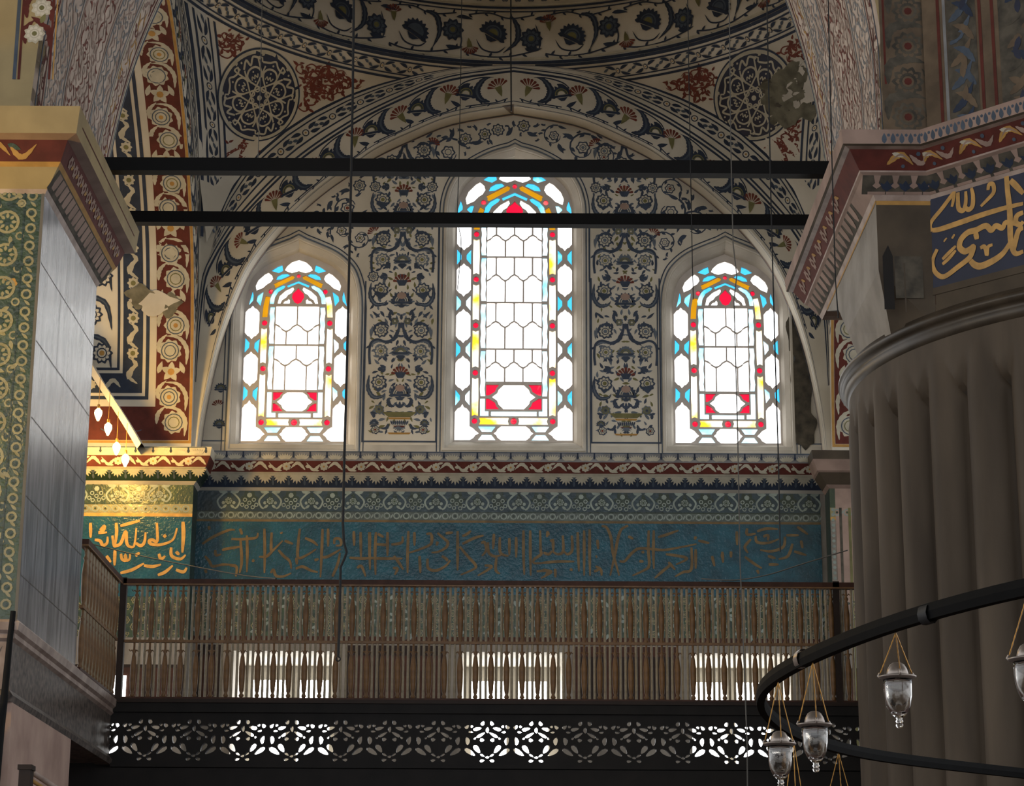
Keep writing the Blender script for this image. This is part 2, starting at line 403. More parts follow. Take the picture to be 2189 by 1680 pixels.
def arch_face_paint(mb, fm):
    for mx in (1, -1):
        B = band_map(mx, fm)
        p = Paint(mb, lambda s, v, h: B(s, v/.47 if v <= .47 else 1+(v-.47)/.3, h))
        for v0, v1, m in ((.405, .432, NAVY), (.455, .478, NAVY), (.53, .548, NAVY), (.698, .714, NAVY), (.745, .775, NAVY)): p.rect(.0, v0, EL*.86, v1, m, 1, 60)
        p.rect(.0, .03, EL*.97, .04, NAVY2, 1, 60)
        chain_band(p, .85, EL*.72, .55, .695, step=.34)
        k = 8; st = .58
        for i in range(k):
            u = .12+i*st; w = 1 if i < 6 else .8
            flip = i % 2
            p.fan(u+.05, .24 if flip else .22, pi/2+(.5 if flip else -.3), .135*w, RED, 2, calyx=OLIVE)
            p.saz([(u+.16, .07), (u+.27, .12), (u+.3, .24), (u+.22, .35), (u+.14, .37)], .085, NAVY, NAVY2)
            p.lotus(u+.43, .21, pi/2+.35, .125*w, NAVY, OLIVE, CREAM)
            p.leaf(u+.36, .33, -.3, .16, .06, NAVY, 2); p.leaf(u+.5, .08, .4, .14, .05, NAVY, 2, bend=.3)
            p.spray([(u-.05, .08), (u+.1, .05), (u+.25, .055), (u+.45, .06)], .014, NAVY, .05, 1, 5)
            p.curve([(u+.1, .37), (u+.25, .385), (u+.42, .36), (u+.52, .3)], .016, NAVY, 1)

# flat face + reveal of each arch: side -> fm(a, z, d) with d measured outwards from the bay
SIDES = {'back': lambda a, z, d: (a, YA+d, z), 'left': lambda a, z, d: (-RB-d, YC+a, z), 'right': lambda a, z, d: (RB+d, YC-a, z)}
outline = [(-RB, 6.0), (-RB, 11.0), (RB, 11.0), (RB, 6.0)]+[(x, z) for x, z in EF[::-1]]
ARCH = {}
for side, fm in SIDES.items():
    mb = MB()
    plate(mb, outline, [], fm, .3, CREAM)
    if side == 'back':
        mb.grid([[fm(x, z, .001) for x, z in EF], [fm(x*1.002, z, YT-YA+.02) for x, z in EF]], PINK, smooth=True)
        B = Paint(mb, lambda s, v, h: fm(EFS[int(max(0, min(159, s)))][0]*(1-.002-h*.4), EFS[int(max(0, min(159, s)))][1]-h-.006, v))
        EFS, _ = resample(EF, 160)
        for s in range(0, 159):
            B.poly([(s, .02), (s+1, .02), (s+1, .035), (s, .035)], NAVY2, 1); B.poly([(s, .29), (s+1, .29), (s+1, .31), (s, .31)], NAVY2, 1)
            if s % 4 < 3: B.poly([(s, .08), (s+.9, .1), (s+.9, .23), (s, .21)], (RED, OLIVE, GREY, DRED)[(s//4) % 4], 1)
            B.poly([(s, .13), (s+.6, .13), (s+.6, .18), (s, .18)], CREAM, 2)
    arch_face_paint(mb, fm)
    o = mb.build('pointed_arch'); ARCH[side] = o
    tag(o, {'back': 'painted pointed arch framing the three stained glass windows', 'left': 'painted side arch seen edge-on above the gilded left pilaster',
            'right': 'painted side arch seen edge-on behind the fluted column'}[side], 'arch', kind='structure')

# ------------------------------------------------------------------ soffits of the two side arches
def side_soffit(sg):
    SP, SL = resample([(x, z) for x, z in EH[::-1]], 61)
    def f(u, s, h):
        i = max(0, min(59.999, s/SL*60)); k = int(i); t = i-k; a, b = SP[k], SP[k+1]
        x = a[0]+(b[0]-a[0])*t; z = a[1]+(b[1]-a[1])*t
        nx, nz = (b[1]-a[1]), -(b[0]-a[0]); l = hypot(nx, nz)
        return (sg*(RB+u), YC+x-h*nx/l, z-h*abs(nz)/l)
    mb = MB(); U = 2.5
    mb.grid([[f(U*j/6, SL*i/60, 0) for j in range(7)] for i in range(61)], CREAM)
    p = Paint(mb, lambda u, s, h: f(u, s+.2, h)); T = 5.5
    def frame(d0, d1, m, h=1):     # L-shaped border at distance d from edge and foot
        p.vrect(d0, d0+.02, d1, T, m, h, 40); p.rect(d1, d0+.02, U-d0, d1+.02, m, h, 8)
    frame(.0, .03, OCHRE); frame(.035, .05, DRED); frame(.05, .42, DRED)
    for a, b in ((.50, .54), (.575, .605), (.77, .80), (.835, .865)): frame(a, b, NAVY)
    frame(.605, .77, NAVY)
    # roses
    def rose(u, s, r, k):
        p.disc(u, s, r, PALE, 2, lob=9, amp=.1); p.ring(u, s, r*.78, r*.1, NAVY2, 3, 14); p.ring(u, s, r*.5, r*.09, NAVY2 if k % 2 else OLIVE, 3, 12)
        p.disc(u, s, r*.22, OCHRE if k % 3 else PALE, 3, n=8)
    k = 0; s = .26
    while s < T:
        big = k % 3 != 2
        if big:
            rose(.235+(.03 if k % 2 else -.03), s, .125, k); 
            p.saz([(.08, s-.16), (.075, s+.02), (.17, s+.15), (.33, s+.17)], .05, PALE, None, 2)
            p.saz([(.4, s-.02), (.385, s+.1), (.3, s+.19)], .05, PALE, None, 2)
        else:
            for q in range(5): p.leaf(.25, s, q*2*pi/5+.4, .12, .075, PALE, 2)
            p.disc(.25, s, .04, OCHRE, 3, n=8); p.leaf(.1, s-.02, 1.2, .15, .06, PALE, 2); p.leaf(.4, s-.02, 1.9, .15, .06, PALE, 2)
        s += .29 if big else .24; k += 1
    u = .62; k = 0
    while u < U-.1:
        rose(u, .25, .12, k); p.saz([(u+.14, .12), (u+.2, .2), (u+.17, .38)], .05, PALE, None, 2); p.leaf(u+.15, .12, 2.6, .13, .05, PALE, 2); u += .34; k += 1
    # dark chain
    s = .85; k = 0
    while s < T:
        vm = .688
        if k % 2: p.disc(vm, s, .062, PALE, 2, lob=8); p.disc(vm, s, .03, OLIVE, 3, n=8)
        else:
            p.saz([(vm-.06, s-.15), (vm+.05, s-.05), (vm-.04, s+.08), (vm+.05, s+.15)], .05, PALE, None, 2)
            p.leaf(vm+.06, s-.1, 2.2, .12, .045, PALE, 2); p.leaf(vm-.06, s+.05, .9, .12, .045, PALE, 2)
        s += .2; k += 1
    u = .95
    while u < U: p.saz([(u-.13, .66), (u-.04, .74), (u+.06, .64), (u+.14, .71)], .05, PALE, None, 2); p.disc(u+.2, .69, .05, PALE, 2, lob=8); u += .36
    # inner flower panel
    s = 1.05; k = 0
    while s < T:
        q = .06 if k % 2 else -.06
        p.rosette(1.1+q, s, .115, NAVY, CREAM, OCHRE, 10); p.rosette(1.52-q, s+.12, .12, NAVY, CREAM, OLIVE, 10)
        p.saz([(.93, s-.18), (1.0, s+.12), (1.2, s+.2), (1.3, s+.12)], .06, NAVY, NAVY2); p.spray([(1.3, s-.25), (1.36, s), (1.28, s+.26)], .02, NAVY, .1, 1, 6)
        p.saz([(1.68, s-.1), (1.62, s+.14), (1.44, s+.24)], .06, NAVY)
        s += .44; k += 1
    # patch of lost paint
    if sg < 0:
        for c, a in (((.45, 1.62), .36), ((.62, 1.7), .22), ((.28, 1.6), .2)):
            p.poly([(c[0]+a*(.8+.25*sin(3*t)+.1*sin(7*t+c[0]))*cos(t)*.8, c[1]+.13*(1+.2*sin(4*t+1))*sin(t)) for t in [2*pi*i/24 for i in range(24)]], STAIN if a < .3 else PLAST, 6)
    o = mb.build('arch_soffit')
    return tag(o, 'painted arch underside with a rose border on dark red' if sg < 0 else 'dim painted arch underside beside the fluted column', 'arch soffit', kind='structure')
side_soffit(-1); side_soffit(1)

# ------------------------------------------------------------------ pendentives
def rframe(px, py=211):
    c = hit_pend(px, py); a, b, d, e = hit_pend(px-88, py), hit_pend(px+88, py), hit_pend(px-4, py+99), hit_pend(px+4, py-99)
    return c, ((b[0]-a[0])/2, (b[1]-a[1])/2), ((e[0]-d[0])/2, (e[1]-d[1])/2)
def roundel(parent, px, py, damaged):
    mb = MB(); (x0, z0), U, V = rframe(px)
    f = lambda u, v, h: (x0+U[0]*u+V[0]*v, pend_y(x0+U[0]*u+V[0]*v, z0+U[1]*u+V[1]*v)-.012-h*1.6, z0+U[1]*u+V[1]*v)
    p = Paint(mb, f)
    def disc(r, m, h):
        for i in range(48):
            a, b = 2*pi*i/48, 2*pi*(i+1)/48
            for j in range(6):
                q, w = r*j/6, r*(j+1)/6
                p.poly([(q*cos(a), q*sin(a)), (w*cos(a), w*sin(a)), (w*cos(b), w*sin(b)), (q*cos(b), q*sin(b))], m, h)
    disc(1.0, NAVY, 1); p.ring(0, 0, .93, .07, PALE, 2, 60); disc(.885, TNAVY, 2)
    for k in range(8):
        p.push(ang=k*pi/4+.3)
        L, W = PALE, .036
        p.stroke([(.19, -.7+.06), (.19, -.2), (.19, .3), (.19, .76), (.22, .8), (.29, .76), (.27, .68)], W, L, 4)       # long crossing ascender with a hook
        p.ring(.2, 0, .06, .03, L, 3, 8)
        p.curve([(.36, .1), (.5, .16), (.62, .08), (.64, -.08), (.54, -.18), (.4, -.16)], .042, L, 4, False)             # bowl letter
        p.curve([(.4, .07), (.47, .05), (.42, .0), (.49, -.02), (.43, -.07), (.5, -.1)], .026, L, 4, False)
        p.disc(.56, .0, .02, L, 4, n=6); p.disc(.36, .0, .02, L, 4, n=6)
        if k % 2: p.curve([(.68, .28), (.74, .12), (.82, .0), (.74, -.1), (.7, -.22), (.76, -.3)], .04, L, 4, False); p.disc(.72, .02, .025, L, 4, n=6)
        else: p.curve([(.66, .2), (.82, .1), (.7, .02), (.84, -.08), (.76, -.24)], .045, L, 4, False); p.disc(.8, .22, .025, L, 4, n=6)
        p.curve([(.78, .36), (.82, .32), (.8, .42)], .03, L, 4, False); p.disc(.7, .42, .02, L, 4, n=6)
        p.pop()
    p.disc(0, 0, .06, L, 3, n=8)
    if damaged:
        R2 = random.Random(3)
        for cx, cy, r, m in ((.62, .05, .5, STAIN), (.8, .35, .4, STAIN), (.9, -.3, .42, STAIN), (1.15, .1, .42, PLAST), (1.25, .5, .28, STAIN), (1.3, -.35, .25, STAIN), (.35, .2, .22, STAIN_SHADE), (.7, -.25, .2, STAIN_SHADE), (1.0, .2, .18, STAIN_SHADE), (.5, -.5, .12, STAIN), (1.05, .6, .2, PLAST)):
            ph = R2.random()*6
            pts = [(cx+r*(1+.22*sin(3*t+ph)+.13*sin(7*t+ph*2))*cos(t), cy+r*(.8+.2*sin(4*t+ph)+.1*sin(9*t))*sin(t)) for t in [2*pi*i/30 for i in range(30)]]
            for i in range(30): p.poly([(cx, cy), ((pts[i][0]+cx)/2, (pts[i][1]+cy)/2), ((pts[(i+1) % 30][0]+cx)/2, (pts[(i+1) % 30][1]+cy)/2)], m, 7); p.poly([((pts[i][0]+cx)/2, (pts[i][1]+cy)/2), pts[i], pts[(i+1) % 30], ((pts[(i+1) % 30][0]+cx)/2, (pts[(i+1) % 30][1]+cy)/2)], m, 7)
    o = mb.build('roundel', parent)
    o['label'] = 'navy roundel of star-shaped white calligraphy, damaged on its right side' if damaged else 'navy roundel of star-shaped white calligraphy'

def pendentive(sx, sy):
    mb = MB(); rows = []
    for i in range(33):
        a = pi/2*i/32; rm = min(RB/max(cos(a), sin(a), 1e-6), sqrt(PR2))
        rows.append([(sx*(RB+(rm-RB)*j/12)*sin(a), YC+sy*(RB+(rm-RB)*j/12)*cos(a), pend_z((RB+(rm-RB)*j/12)**2)) for j in range(13)])
    mb.grid(rows, CREAM)
    o = None
    if sy > 0:
        # ring chain under the dome
        def fr(u, z, h):
            a = u/RB; r = sqrt(max(PR2-((z-PZ)/PK)**2, 0)) if z < ZD else RB
            return (sx*(r-h*2-.004)*sin(a), YC+(r-h*2-.004)*cos(a), z-h)
        def okr(u, z): q = fr(u, z, 0); return abs(q[0]) < RB+.02 and q[1] < YA+.02 and z > pend_z(RB**2+q[0]**2)-.02
        p = Paint(mb, fr, okr); n = 90
        for z0, z1, m in ((10.875, 10.9, NAVY), (10.845, 10.858, NAVY), (10.742, 10.753, NAVY), (10.705, 10.724, NAVY)):
            for i in range(n):
                a, b = RB*pi/2*i/n, RB*pi/2*(i+1)/n
                if okr((a+b)/2, z0): p.poly([(a, z0), (b, z0), (b, z1), (a, z1)], m, 1)
        chain_band(p, 0.05, RB*pi/2, 10.755, 10.843, step=.34)
        g = lambda x, z, h: (sx*x, pend_y(x, z)-.006-h*1.5, z)
        # vertical chain beside the side arch
        p = Paint(mb, lambda v, x, h: g(x, v, h), lambda v, x: v > pend_z(RB**2+x*x)+.06 and v < 10.68)
        for a, b in ((3.585, 3.615), (3.53, 3.55), (3.40, 3.415), (3.34, 3.362)):
            z0 = pend_z(RB**2+a*a)+.05; p.rect(z0, a, 10.69, b, NAVY, 1, 16)
        chain_band(p, 8.75, 10.69, 3.42, 3.525, step=.3)
        # red arabesque
        (rx0, rz0), rU, rV = rframe(555 if sx < 0 else 1611)
        def rout(x, z):
            dx, dz = x-rx0, z-rz0; D = rU[0]*rV[1]-rU[1]*rV[0]
            return hypot((dx*rV[1]-dz*rV[0])/D, (rU[0]*dz-rU[1]*dx)/D)
        def zt_of(x, t):
            a, b = 8.66, 10.95
            for _ in range(26):
                m = (a+b)/2
                if m+.43*(YA-pend_y(x, m)) < t: a = m
                else: b = m
            return (a+b)/2
        def okz(x, z): return 0 < x < 3.32 and z < 10.68 and z > pend_z(RB**2+x*x)+.045 and rout(sx*x, z) > 1.07
        okt = lambda x, t: okz(x, zt_of(x, t))
        p = Paint(mb, lambda x, t, h: g(x, zt_of(x, t), h), okt); R3 = random.Random(11)
        x = 1.1
        while x < 3.36:
            t = 8.7
            while t < 11.4:
                xx, tt = x+R3.uniform(-.03, .03), t+R3.uniform(-.03, .03); t += .082
                if not okt(xx, tt): continue
                p.push(xx, tt, R3.uniform(0, 6.3), R3.uniform(.7, .9), R3.choice((1, -1)))
                if p.ok(0, 0, .05):
                    p.curve([(-.1, -.04), (-.03, -.09), (.06, -.05), (.06, .03), (0, .05), (-.03, .01)], .02, RED, 1, n=3); p.leaf(-.03, -.08, 1.9, .09, .04, RED, 1, bend=.3); p.leaf(.06, .02, .9, .1, .045, RED, 1, bend=-.3); p.disc(-.01, .02, .024, RED, 1, n=6); p.leaf(-.06, .03, 2.6, .08, .035, RED, 1, bend=.3)
                elif p.ok(0, 0, .03): p.leaf(-.04, 0, 0, .08, .035, RED, 1)
                p.pop()
            x += .08
    o = mb.build('pendentive')
    if sy > 0:
        tag(o, 'left pendentive with red arabesques and an intact calligraphy roundel' if sx < 0 else 'right pendentive with red arabesques and a damp-stained roundel', 'pendentive', kind='structure')
        roundel(o, 555, 210, False) if sx < 0 else roundel(o, 1611, 215, True)
    else: tag(o, 'plain corner vault behind the front arch', 'pendentive', kind='structure')
    return o
for sx in (-1, 1):
    for sy in (-1, 1): pendentive(sx, sy)

# ------------------------------------------------------------------ dome
mb = MB(); HD = 3.63
def dr(z): return RB*sqrt(max(1-((z-ZD)/HD)**2, 0))
zs = [ZD+HD*sin(pi/2*j/18) for j in range(19)]
mb.grid([[(dr(z)*sin(2*pi*i/96), YC+dr(z)*cos(2*pi*i/96), z) for i in range(96)] for z in zs], CREAM, closed=True)
fd = lambda u, z, h: ((dr(z)-h*1.5-.012)*sin(u/RB), YC+(dr(z)-h*1.5-.012)*cos(u/RB), z)
p = Paint(mb, fd); UA = RB*1.75
for z0, z1, m in ((10.9, 10.94, NAVY), (10.955, 10.985, PALE), (11.545, 11.56, NAVY), (11.585, 11.61, NAVY), (11.62, 11.64, PALE)): p.rect(-UA, z0, UA, z1, m, 1, 120)
u = -UA; k = 0
while u < UA:
    fl = k % 2; zc = 11.26
    p.fan(u+.12, 11.4 if fl else 11.12, (pi/2 if fl else -pi/2)+.15, .115, RED, 2, calyx=OLIVE)
    p.lotus(u+.4, 11.22 if fl else 11.28, pi/2-.5, .17, NAVY, NAVY2, OLIVE, n=11)
    p.saz([(u+.52, 11.5), (u+.66, 11.44), (u+.7, 11.25), (u+.62, 11.05)] if fl else [(u+.62, 11.5), (u+.7, 11.35), (u+.68, 11.18), (u+.52, 11.04)], .07, NAVY, NAVY2)
    p.rosette(u+.86, 11.3 if fl else 11.22, .125, NAVY, NAVY2, OLIVE, 10); p.leaf(u+.78, 11.1, -.4, .2, .06, NAVY, 2, bend=.4); p.leaf(u+.9, 11.46, .2, .2, .05, NAVY, 2, bend=-.3)
    p.spray([(u+.08, 11.03), (u+.3, 10.99), (u+.6, 11.0), (u+.95, 11.08)], .018, NAVY, .07, 1, 8)
    p.spray([(u+.1, 11.5), (u+.35, 11.53), (u+.6, 11.47), (u+.9, 11.51)], .016, NAVY, .06, 1, 8)
    p.curve([(u+.2, 11.2), (u+.28, 11.08), (u+.45, 11.05), (u+.55, 11.12)], .018, NAVY, 1)
    p.curve([(u-.04, 11.4), (u+.02, 11.2), (u+.0, 11.08)], .018, NAVY, 1)
    u += .95; k += 1
u = -UA
while u < UA:
    for j in range(4):
        p.rosette(u+(.08 if j % 2 else 0), 11.72+.12*j, .05, NAVY2, GREY, NAVY, 6); p.leaf(u+.08-(.08 if j % 2 else 0), 11.7+.12*j, .8, .07, .035, NAVY2, 1)
    u += .16
tag(mb.build('ceiling'), 'painted dome with a ring of navy flowers and red carnations', 'dome', kind='structure')

# ------------------------------------------------------------------ stained glass windows
K = .00195; KV = .002065
def mir(L): return [(-x, y) for x, y in L][::-1]
def cart(uc, w, v0, v1, s=40, ends='both'):
    q = lambda sg, v: [(uc-sg*w, v-sg*s), (uc-sg*.6*w, v-sg*.5*s), (uc-sg*.3*w, v-sg*.38*s), (uc, v), (uc+sg*.3*w, v-sg*.38*s), (uc+sg*.6*w, v-sg*.5*s), (uc+sg*w, v-sg*s)]
    return q(1, v1)+q(-1, v0)
def cartH(vc, w, u0, u1, s=45): return [(y, x) for x, y in cart(vc, w, u0, u1, s)]
def wobble(u0, u1, v0, v1, k=6):     # uneven hand-cut strip
    a = [(u1+(2.5 if i % 2 else -2), v0+(v1-v0)*i/k) for i in range(k+1)]; b = [(u0+(2.5 if i % 2 else -2), v1-(v1-v0)*i/k) for i in range(k+1)]
    return a+b
def dot(u, v, r=17): return [(u+r*cos(2*pi*i/12), v+r*sin(2*pi*i/12)) for i in range(12)]
def notch(u0, u1, v0, v1):           # strip with swallow-tail ends (vertical)
    m = (u0+u1)/2
    return [(u0, v0), (m, v0+8), (u1, v0), (u1+2, (v0+v1)/2), (u1, v1), (m, v1-8), (u0, v1), (u0-2, (v0+v1)/2)]
def zig(u, lo, hi, half, ph):        # ogee zigzag height at u
    t = abs(((u/half+ph) % 2)-1); t = t*t*(3-2*t); return lo+(hi-lo)*t

def panes(big):
    P = []
    def both(m, poly, mL=None): P.append((m, poly)); P.append((mL or m, mir(poly)))
    if big:
        uc, w = 306, 43
        for v0, v1 in ((570, 773), (847, 1047), (288, 495), (1125, 1345)): both(GW, cart(uc, w, v0, v1))
        both(GW, [(263, 83), (263, 165), (280, 186), (296, 192), (306, 212), (317, 192), (333, 186), (350, 165), (350, 2), (262, 2), (240, 14), (228, 30), (206, 42), (228, 58), (240, 70), (262, 83)])
        for vc in (249, 532, 808, 1085):
            both(GB, [(348, vc-47), (348, vc+47), (322, vc+15), (322, vc-15)], GB); both(GB if vc > 600 else GB2, [(263, vc-46), (290, vc-15), (290, vc+15), (263, vc+46)], GB2 if vc < 900 else GB)
        for v in (395, 675, 950, 1223): both(GR, dot(231, v))
        both(GR, dot(233, 113)); P.append((GR, dot(0, 113, 19)))
        for v0, v1 in ((142, 367), (425, 647), (705, 922), (980, 1195)): both(GY2, notch(213, 249, v0, v1))
        both(GY, [(213, 1250), (249, 1250), (238, 1330), (210, 1392), (182, 1372), (205, 1320)])
        for v0, v1 in ((258, 525), (540, 803), (820, 1080), (1095, 1290)): both(GB2, wobble(172, 200, v0, v1))
        P.append((GB2, wobble(-136, 138, 142, 170))); both(GB2, [(150, 142), (200, 142), (200, 245), (172, 245), (172, 172), (150, 172)])
        P.append((GY2, [(28, 93), (34, 113), (28, 133), (205, 133), (198, 113), (205, 93)])); P.append((GY2, mir(P[-1][1])))
        P.append((GW, cartH(42, 41, -118, 118)))
        both(GB2, [(105, 83), (213, 83), (188, 50), (132, 50)]); both(GB2, [(132, 34), (188, 34), (213, 2), (105, 2)])
        P.append((GW, [(-130, 253), (-98, 275), (-90, 296), (-60, 323), (60, 323), (90, 296), (98, 275), (130, 253), (98, 232), (90, 210), (60, 182), (-60, 182), (-90, 210), (-98, 232)]))
        both(GR, [(165, 325), (165, 262), (148, 262), (112, 284), (104, 304), (86, 325)]); both(GR, [(165, 182), (165, 244), (148, 244), (112, 222), (104, 202), (86, 182)])
        hl = [338, 535, 812, 1085, 1300]; half = 55; wd = 165
        zz = [(432, 452), (672, 692), (950, 972), (1192, 1212)]
        full_u = [(-165, -115), (-105, -5), (5, 105), (115, 165)]; low_u = [(-165, -60), (-50, 50), (60, 165)]
        ph_u, ph_l = 0, 0
    else:
        uc, w = 271, 42
        for v0, v1 in ((598, 797), (320, 525)): both(GW, cart(uc, w, v0, v1))
        both(GW, [(228, 83), (228, 190), (245, 212), (260, 220), (271, 240), (283, 220), (298, 212), (312, 190), (312, 2), (222, 2), (200, 14), (190, 30), (172, 42), (190, 58), (200, 70), (222, 83)])
        for vc in (280, 562, 842):
            d = 0 if vc < 800 else -14
            both(GB, [(311+d, vc-46), (309+d*2.4, vc+44), (282+d, vc+15), (284+d, vc-15)], GB); both(GB2 if vc < 800 else GB, [(229+d*.3, vc-46), (254+d*.3, vc-15), (252+d*.6, vc+15), (222+d, vc+42)], GB)
        for v in (425, 695): both(GR, dot(196, v))
        both(GR, dot(196, 111)); P.append((GR, dot(0, 111, 19))); both(GR, dot(164, 882, 15))
        for v0, v1 in ((143, 394), (455, 665)): both(GY2, notch(181, 215, v0, v1), GY2)
        both(GY2, [(180, 729), (213, 729), (208, 800), (196, 856), (166, 850), (176, 790)], GY)
        for v0, v1 in ((303, 558), (572, 790)): both(GB2, wobble(138, 166, v0, v1))
        P.append((GB2, wobble(-96, 98, 140, 165))); both(GB2, [(112, 140), (166, 140), (166, 288), (138, 288), (138, 168), (112, 168)])
        P.append((GY2, [(30, 93), (36, 112), (30, 132), (168, 132), (162, 112), (168, 93)])); P.append((GY2, mir(P[-1][1])))
        P.append((GW, cartH(42, 41, -86, 86, 40)))
        both(GB2, [(76, 83), (178, 83), (154, 50), (100, 50)]); both(GB2, [(100, 34), (154, 34), (178, 2), (76, 2)])
        P.append((GW, [(-106, 231), (-78, 252), (-70, 270), (-46, 286), (46, 286), (70, 270), (78, 252), (106, 231), (78, 210), (70, 192), (46, 176), (-46, 176), (-70, 192), (-78, 210)]))
        both(GR, [(130, 287), (130, 240), (118, 240), (90, 258), (84, 272), (68, 287)]); both(GR, [(130, 176), (130, 222), (118, 222), (90, 204), (84, 190), (68, 176)])
        hl = [296, 564, 798]; half = 64; wd = 130; zz = [(450, 474), (652, 678)]
        full_u = [(-130, -4), (4, 130)]; low_u = [(-130, -68), (-60, 60), (68, 130)]
        ph_u = 1
    # clear honeycomb field
    for r in range(len(hl)-1):
        v0, v1 = hl[r]+5, hl[r+1]-5; lo, hi = zz[r]
        def z(u): return zig(u, lo-6, hi+14, half, 0 if big is False else 0)
        # peaks (hi) at the upper joints: multiples of 2*half for the big window, of 2*half for the small
        for a, b in full_u:
            n = 10; us = [a+(b-a)*i/n for i in range(n+1)]
            P.append((GW, [(u, zfun(u, lo, hi, half, True)+5) for u in us]+[(b, v1), (a, v1)]))
        for a, b in low_u:
            n = 10; us = [a+(b-a)*i/n for i in range(n+1)]
            P.append((GW, [(a, v0), (b, v0)]+[(u, zfun(u, lo, hi, half, True)-5) for u in us[::-1]]))
    # arched head
    t = 0 if big else -540; s = 1 if big else .86
    def H(L): return L if big else [(u*.86, (v-1400)*.78+885) for u, v in L]
    P.append((GR, H(dot(0, 1517, 15))))
    if big: both(GR, dot(190, 1417, 16))
    both(GY, H([(26, 1512), (34, 1492), (158, 1424), (168, 1432), (166, 1444), (176, 1456), (46, 1522)]))
    P.append((GB, H([(0, 1480), (80, 1446), (72, 1428), (0, 1460), (-72, 1428), (-80, 1446)])))
    both(GB if big else GB2, H([(88, 1440), (100, 1420), (140, 1392), (162, 1350), (168, 1302), (196, 1302), (196, 1340), (180, 1390), (150, 1424), (108, 1446)]), GB)
    both(GW, H([(36, 1430), (90, 1400), (130, 1360), (142, 1305), (122, 1305), (112, 1330), (84, 1350), (70, 1372), (48, 1384), (30, 1412)]))
    both(GW, H([(58, 1305), (104, 1305), (92, 1322), (74, 1328), (66, 1342), (56, 1330)]))
    P.append((GR, H([(0, 1426), (14, 1410), (40, 1392), (52, 1370), (48, 1352), (30, 1340), (0, 1330), (-30, 1340), (-48, 1352), (-52, 1370), (-40, 1392), (-14, 1410)] if big else [(0, 1426), (14, 1408), (38, 1384), (44, 1352), (22, 1312), (0, 1302), (-22, 1312), (-44, 1352), (-38, 1384), (-14, 1408)])))
    both(GB, H([(60, 1520), (120, 1490), (160, 1486), (148, 1514), (118, 1532), (80, 1536)]))
    both(GW, H([(180, 1494), (196, 1468), (220, 1452), (248, 1424), (266, 1416), (292, 1404), (300, 1440), (282, 1482), (238, 1526), (212, 1540), (188, 1520)]))
    P.append((GW, H([(-98, 1562), (-74, 1548), (-48, 1540), (-20, 1548), (0, 1556), (20, 1548), (48, 1540), (74, 1548), (98, 1562), (84, 1590), (50, 1622), (0, 1640), (-50, 1622), (-84, 1590)])))
    both(GB, H([(110, 1556), (140, 1538), (196, 1556), (150, 1588), (118, 1602)]))
    if big:
        both(GB, [(348, 1346), (318, 1372), (318, 1396), (330, 1428), (345, 1380)]); both(GB, [(263, 1346), (290, 1370), (290, 1380), (268, 1398), (248, 1398)])
    return P
def zfun(u, lo, hi, half, _):
    """ogee ridge: high over the lower lights' centres, low between them"""
    t = abs((u/half) % 2-1)          # 1 at even multiples, 0 at odd
    t = .5+.5*(2*t-1)*abs(2*t-1)**.25 if False else t
    t = t**.8 if t > .5 else t**1.25
    return lo-8+(hi-lo+16)*t

BIGO = [(352, -3), (352, 1320), (347, 1390), (324, 1468), (282, 1530), (205, 1588), (105, 1636), (0, 1665)]
SMLO = [(316, -3), (315, 760), (308, 850), (290, 925), (262, 975), (196, 1030), (108, 1070), (0, 1112)]
def woutline(big, off=0):
    L = BIGO if big else SMLO
    L = [L[0]]+[tuple(q) for q in cat(L[1:], 4)]
    k = off/K
    out = []
    for i, (u, v) in enumerate(L):
        a = L[max(i-1, 0)]; b = L[min(i+1, len(L)-1)]
        dx, dy = b[0]-a[0], b[1]-a[1]; l = hypot(dx, dy) or 1
        out.append((u+dy/l*k, v-dx/l*k if i else v-k))
    out[-1] = (0, L[-1][1]+k*1.15)
    return out+[(-u, v) for u, v in out[:-1][::-1]]
WIN = [(-2.527, 6.385, False), (.02, 6.41, True), (2.508, 6.392, False)]
YG = YT+.13
def window(i, xc, zb, big):
    e = empty('window_%d' % (i+1), (xc, YG, zb))
    P = panes(big)
    q = lambda u, v: (u*K, v*KV)
    holes = [[q(*p) for p in poly] for m, poly in P]
    mb = MB(); plate(mb, [q(*p) for p in woutline(big, .02)], holes, lambda a, b, d: (a, d, b), .035, TRAC); mb.build('window_tracery', e)
    names = {GW: 'clear_glass', GB: 'blue_glass', GB2: 'pale_blue_glass', GY: 'yellow_glass', GY2: 'pale_yellow_glass', GR: 'red_glass'}
    for m, nm in names.items():
        mb = MB(); n = 0
        for mm, poly in P:
            if mm is m:
                c = (sum(p[0] for p in poly)/len(poly), sum(p[1] for p in poly)/len(poly))
                mb.face([((c[0]+(p[0]-c[0])*1.04)*K, .03, (c[1]+(p[1]-c[1])*1.01)*KV) for p in poly], m); n += 1
        if n: mb.build(nm, e)
    tag(e, ('tall stained glass window in the middle of the wall, crossed by the lower tie rod' if big else 'short stained glass window to the left of the tall one, beside the hanging cable' if xc < 0 else 'short stained glass window to the right of the tall one, nearer the fluted column'), 'window', kind='structure')
for i, (xc, zb, big) in enumerate(WIN): window(i, xc, zb, big)

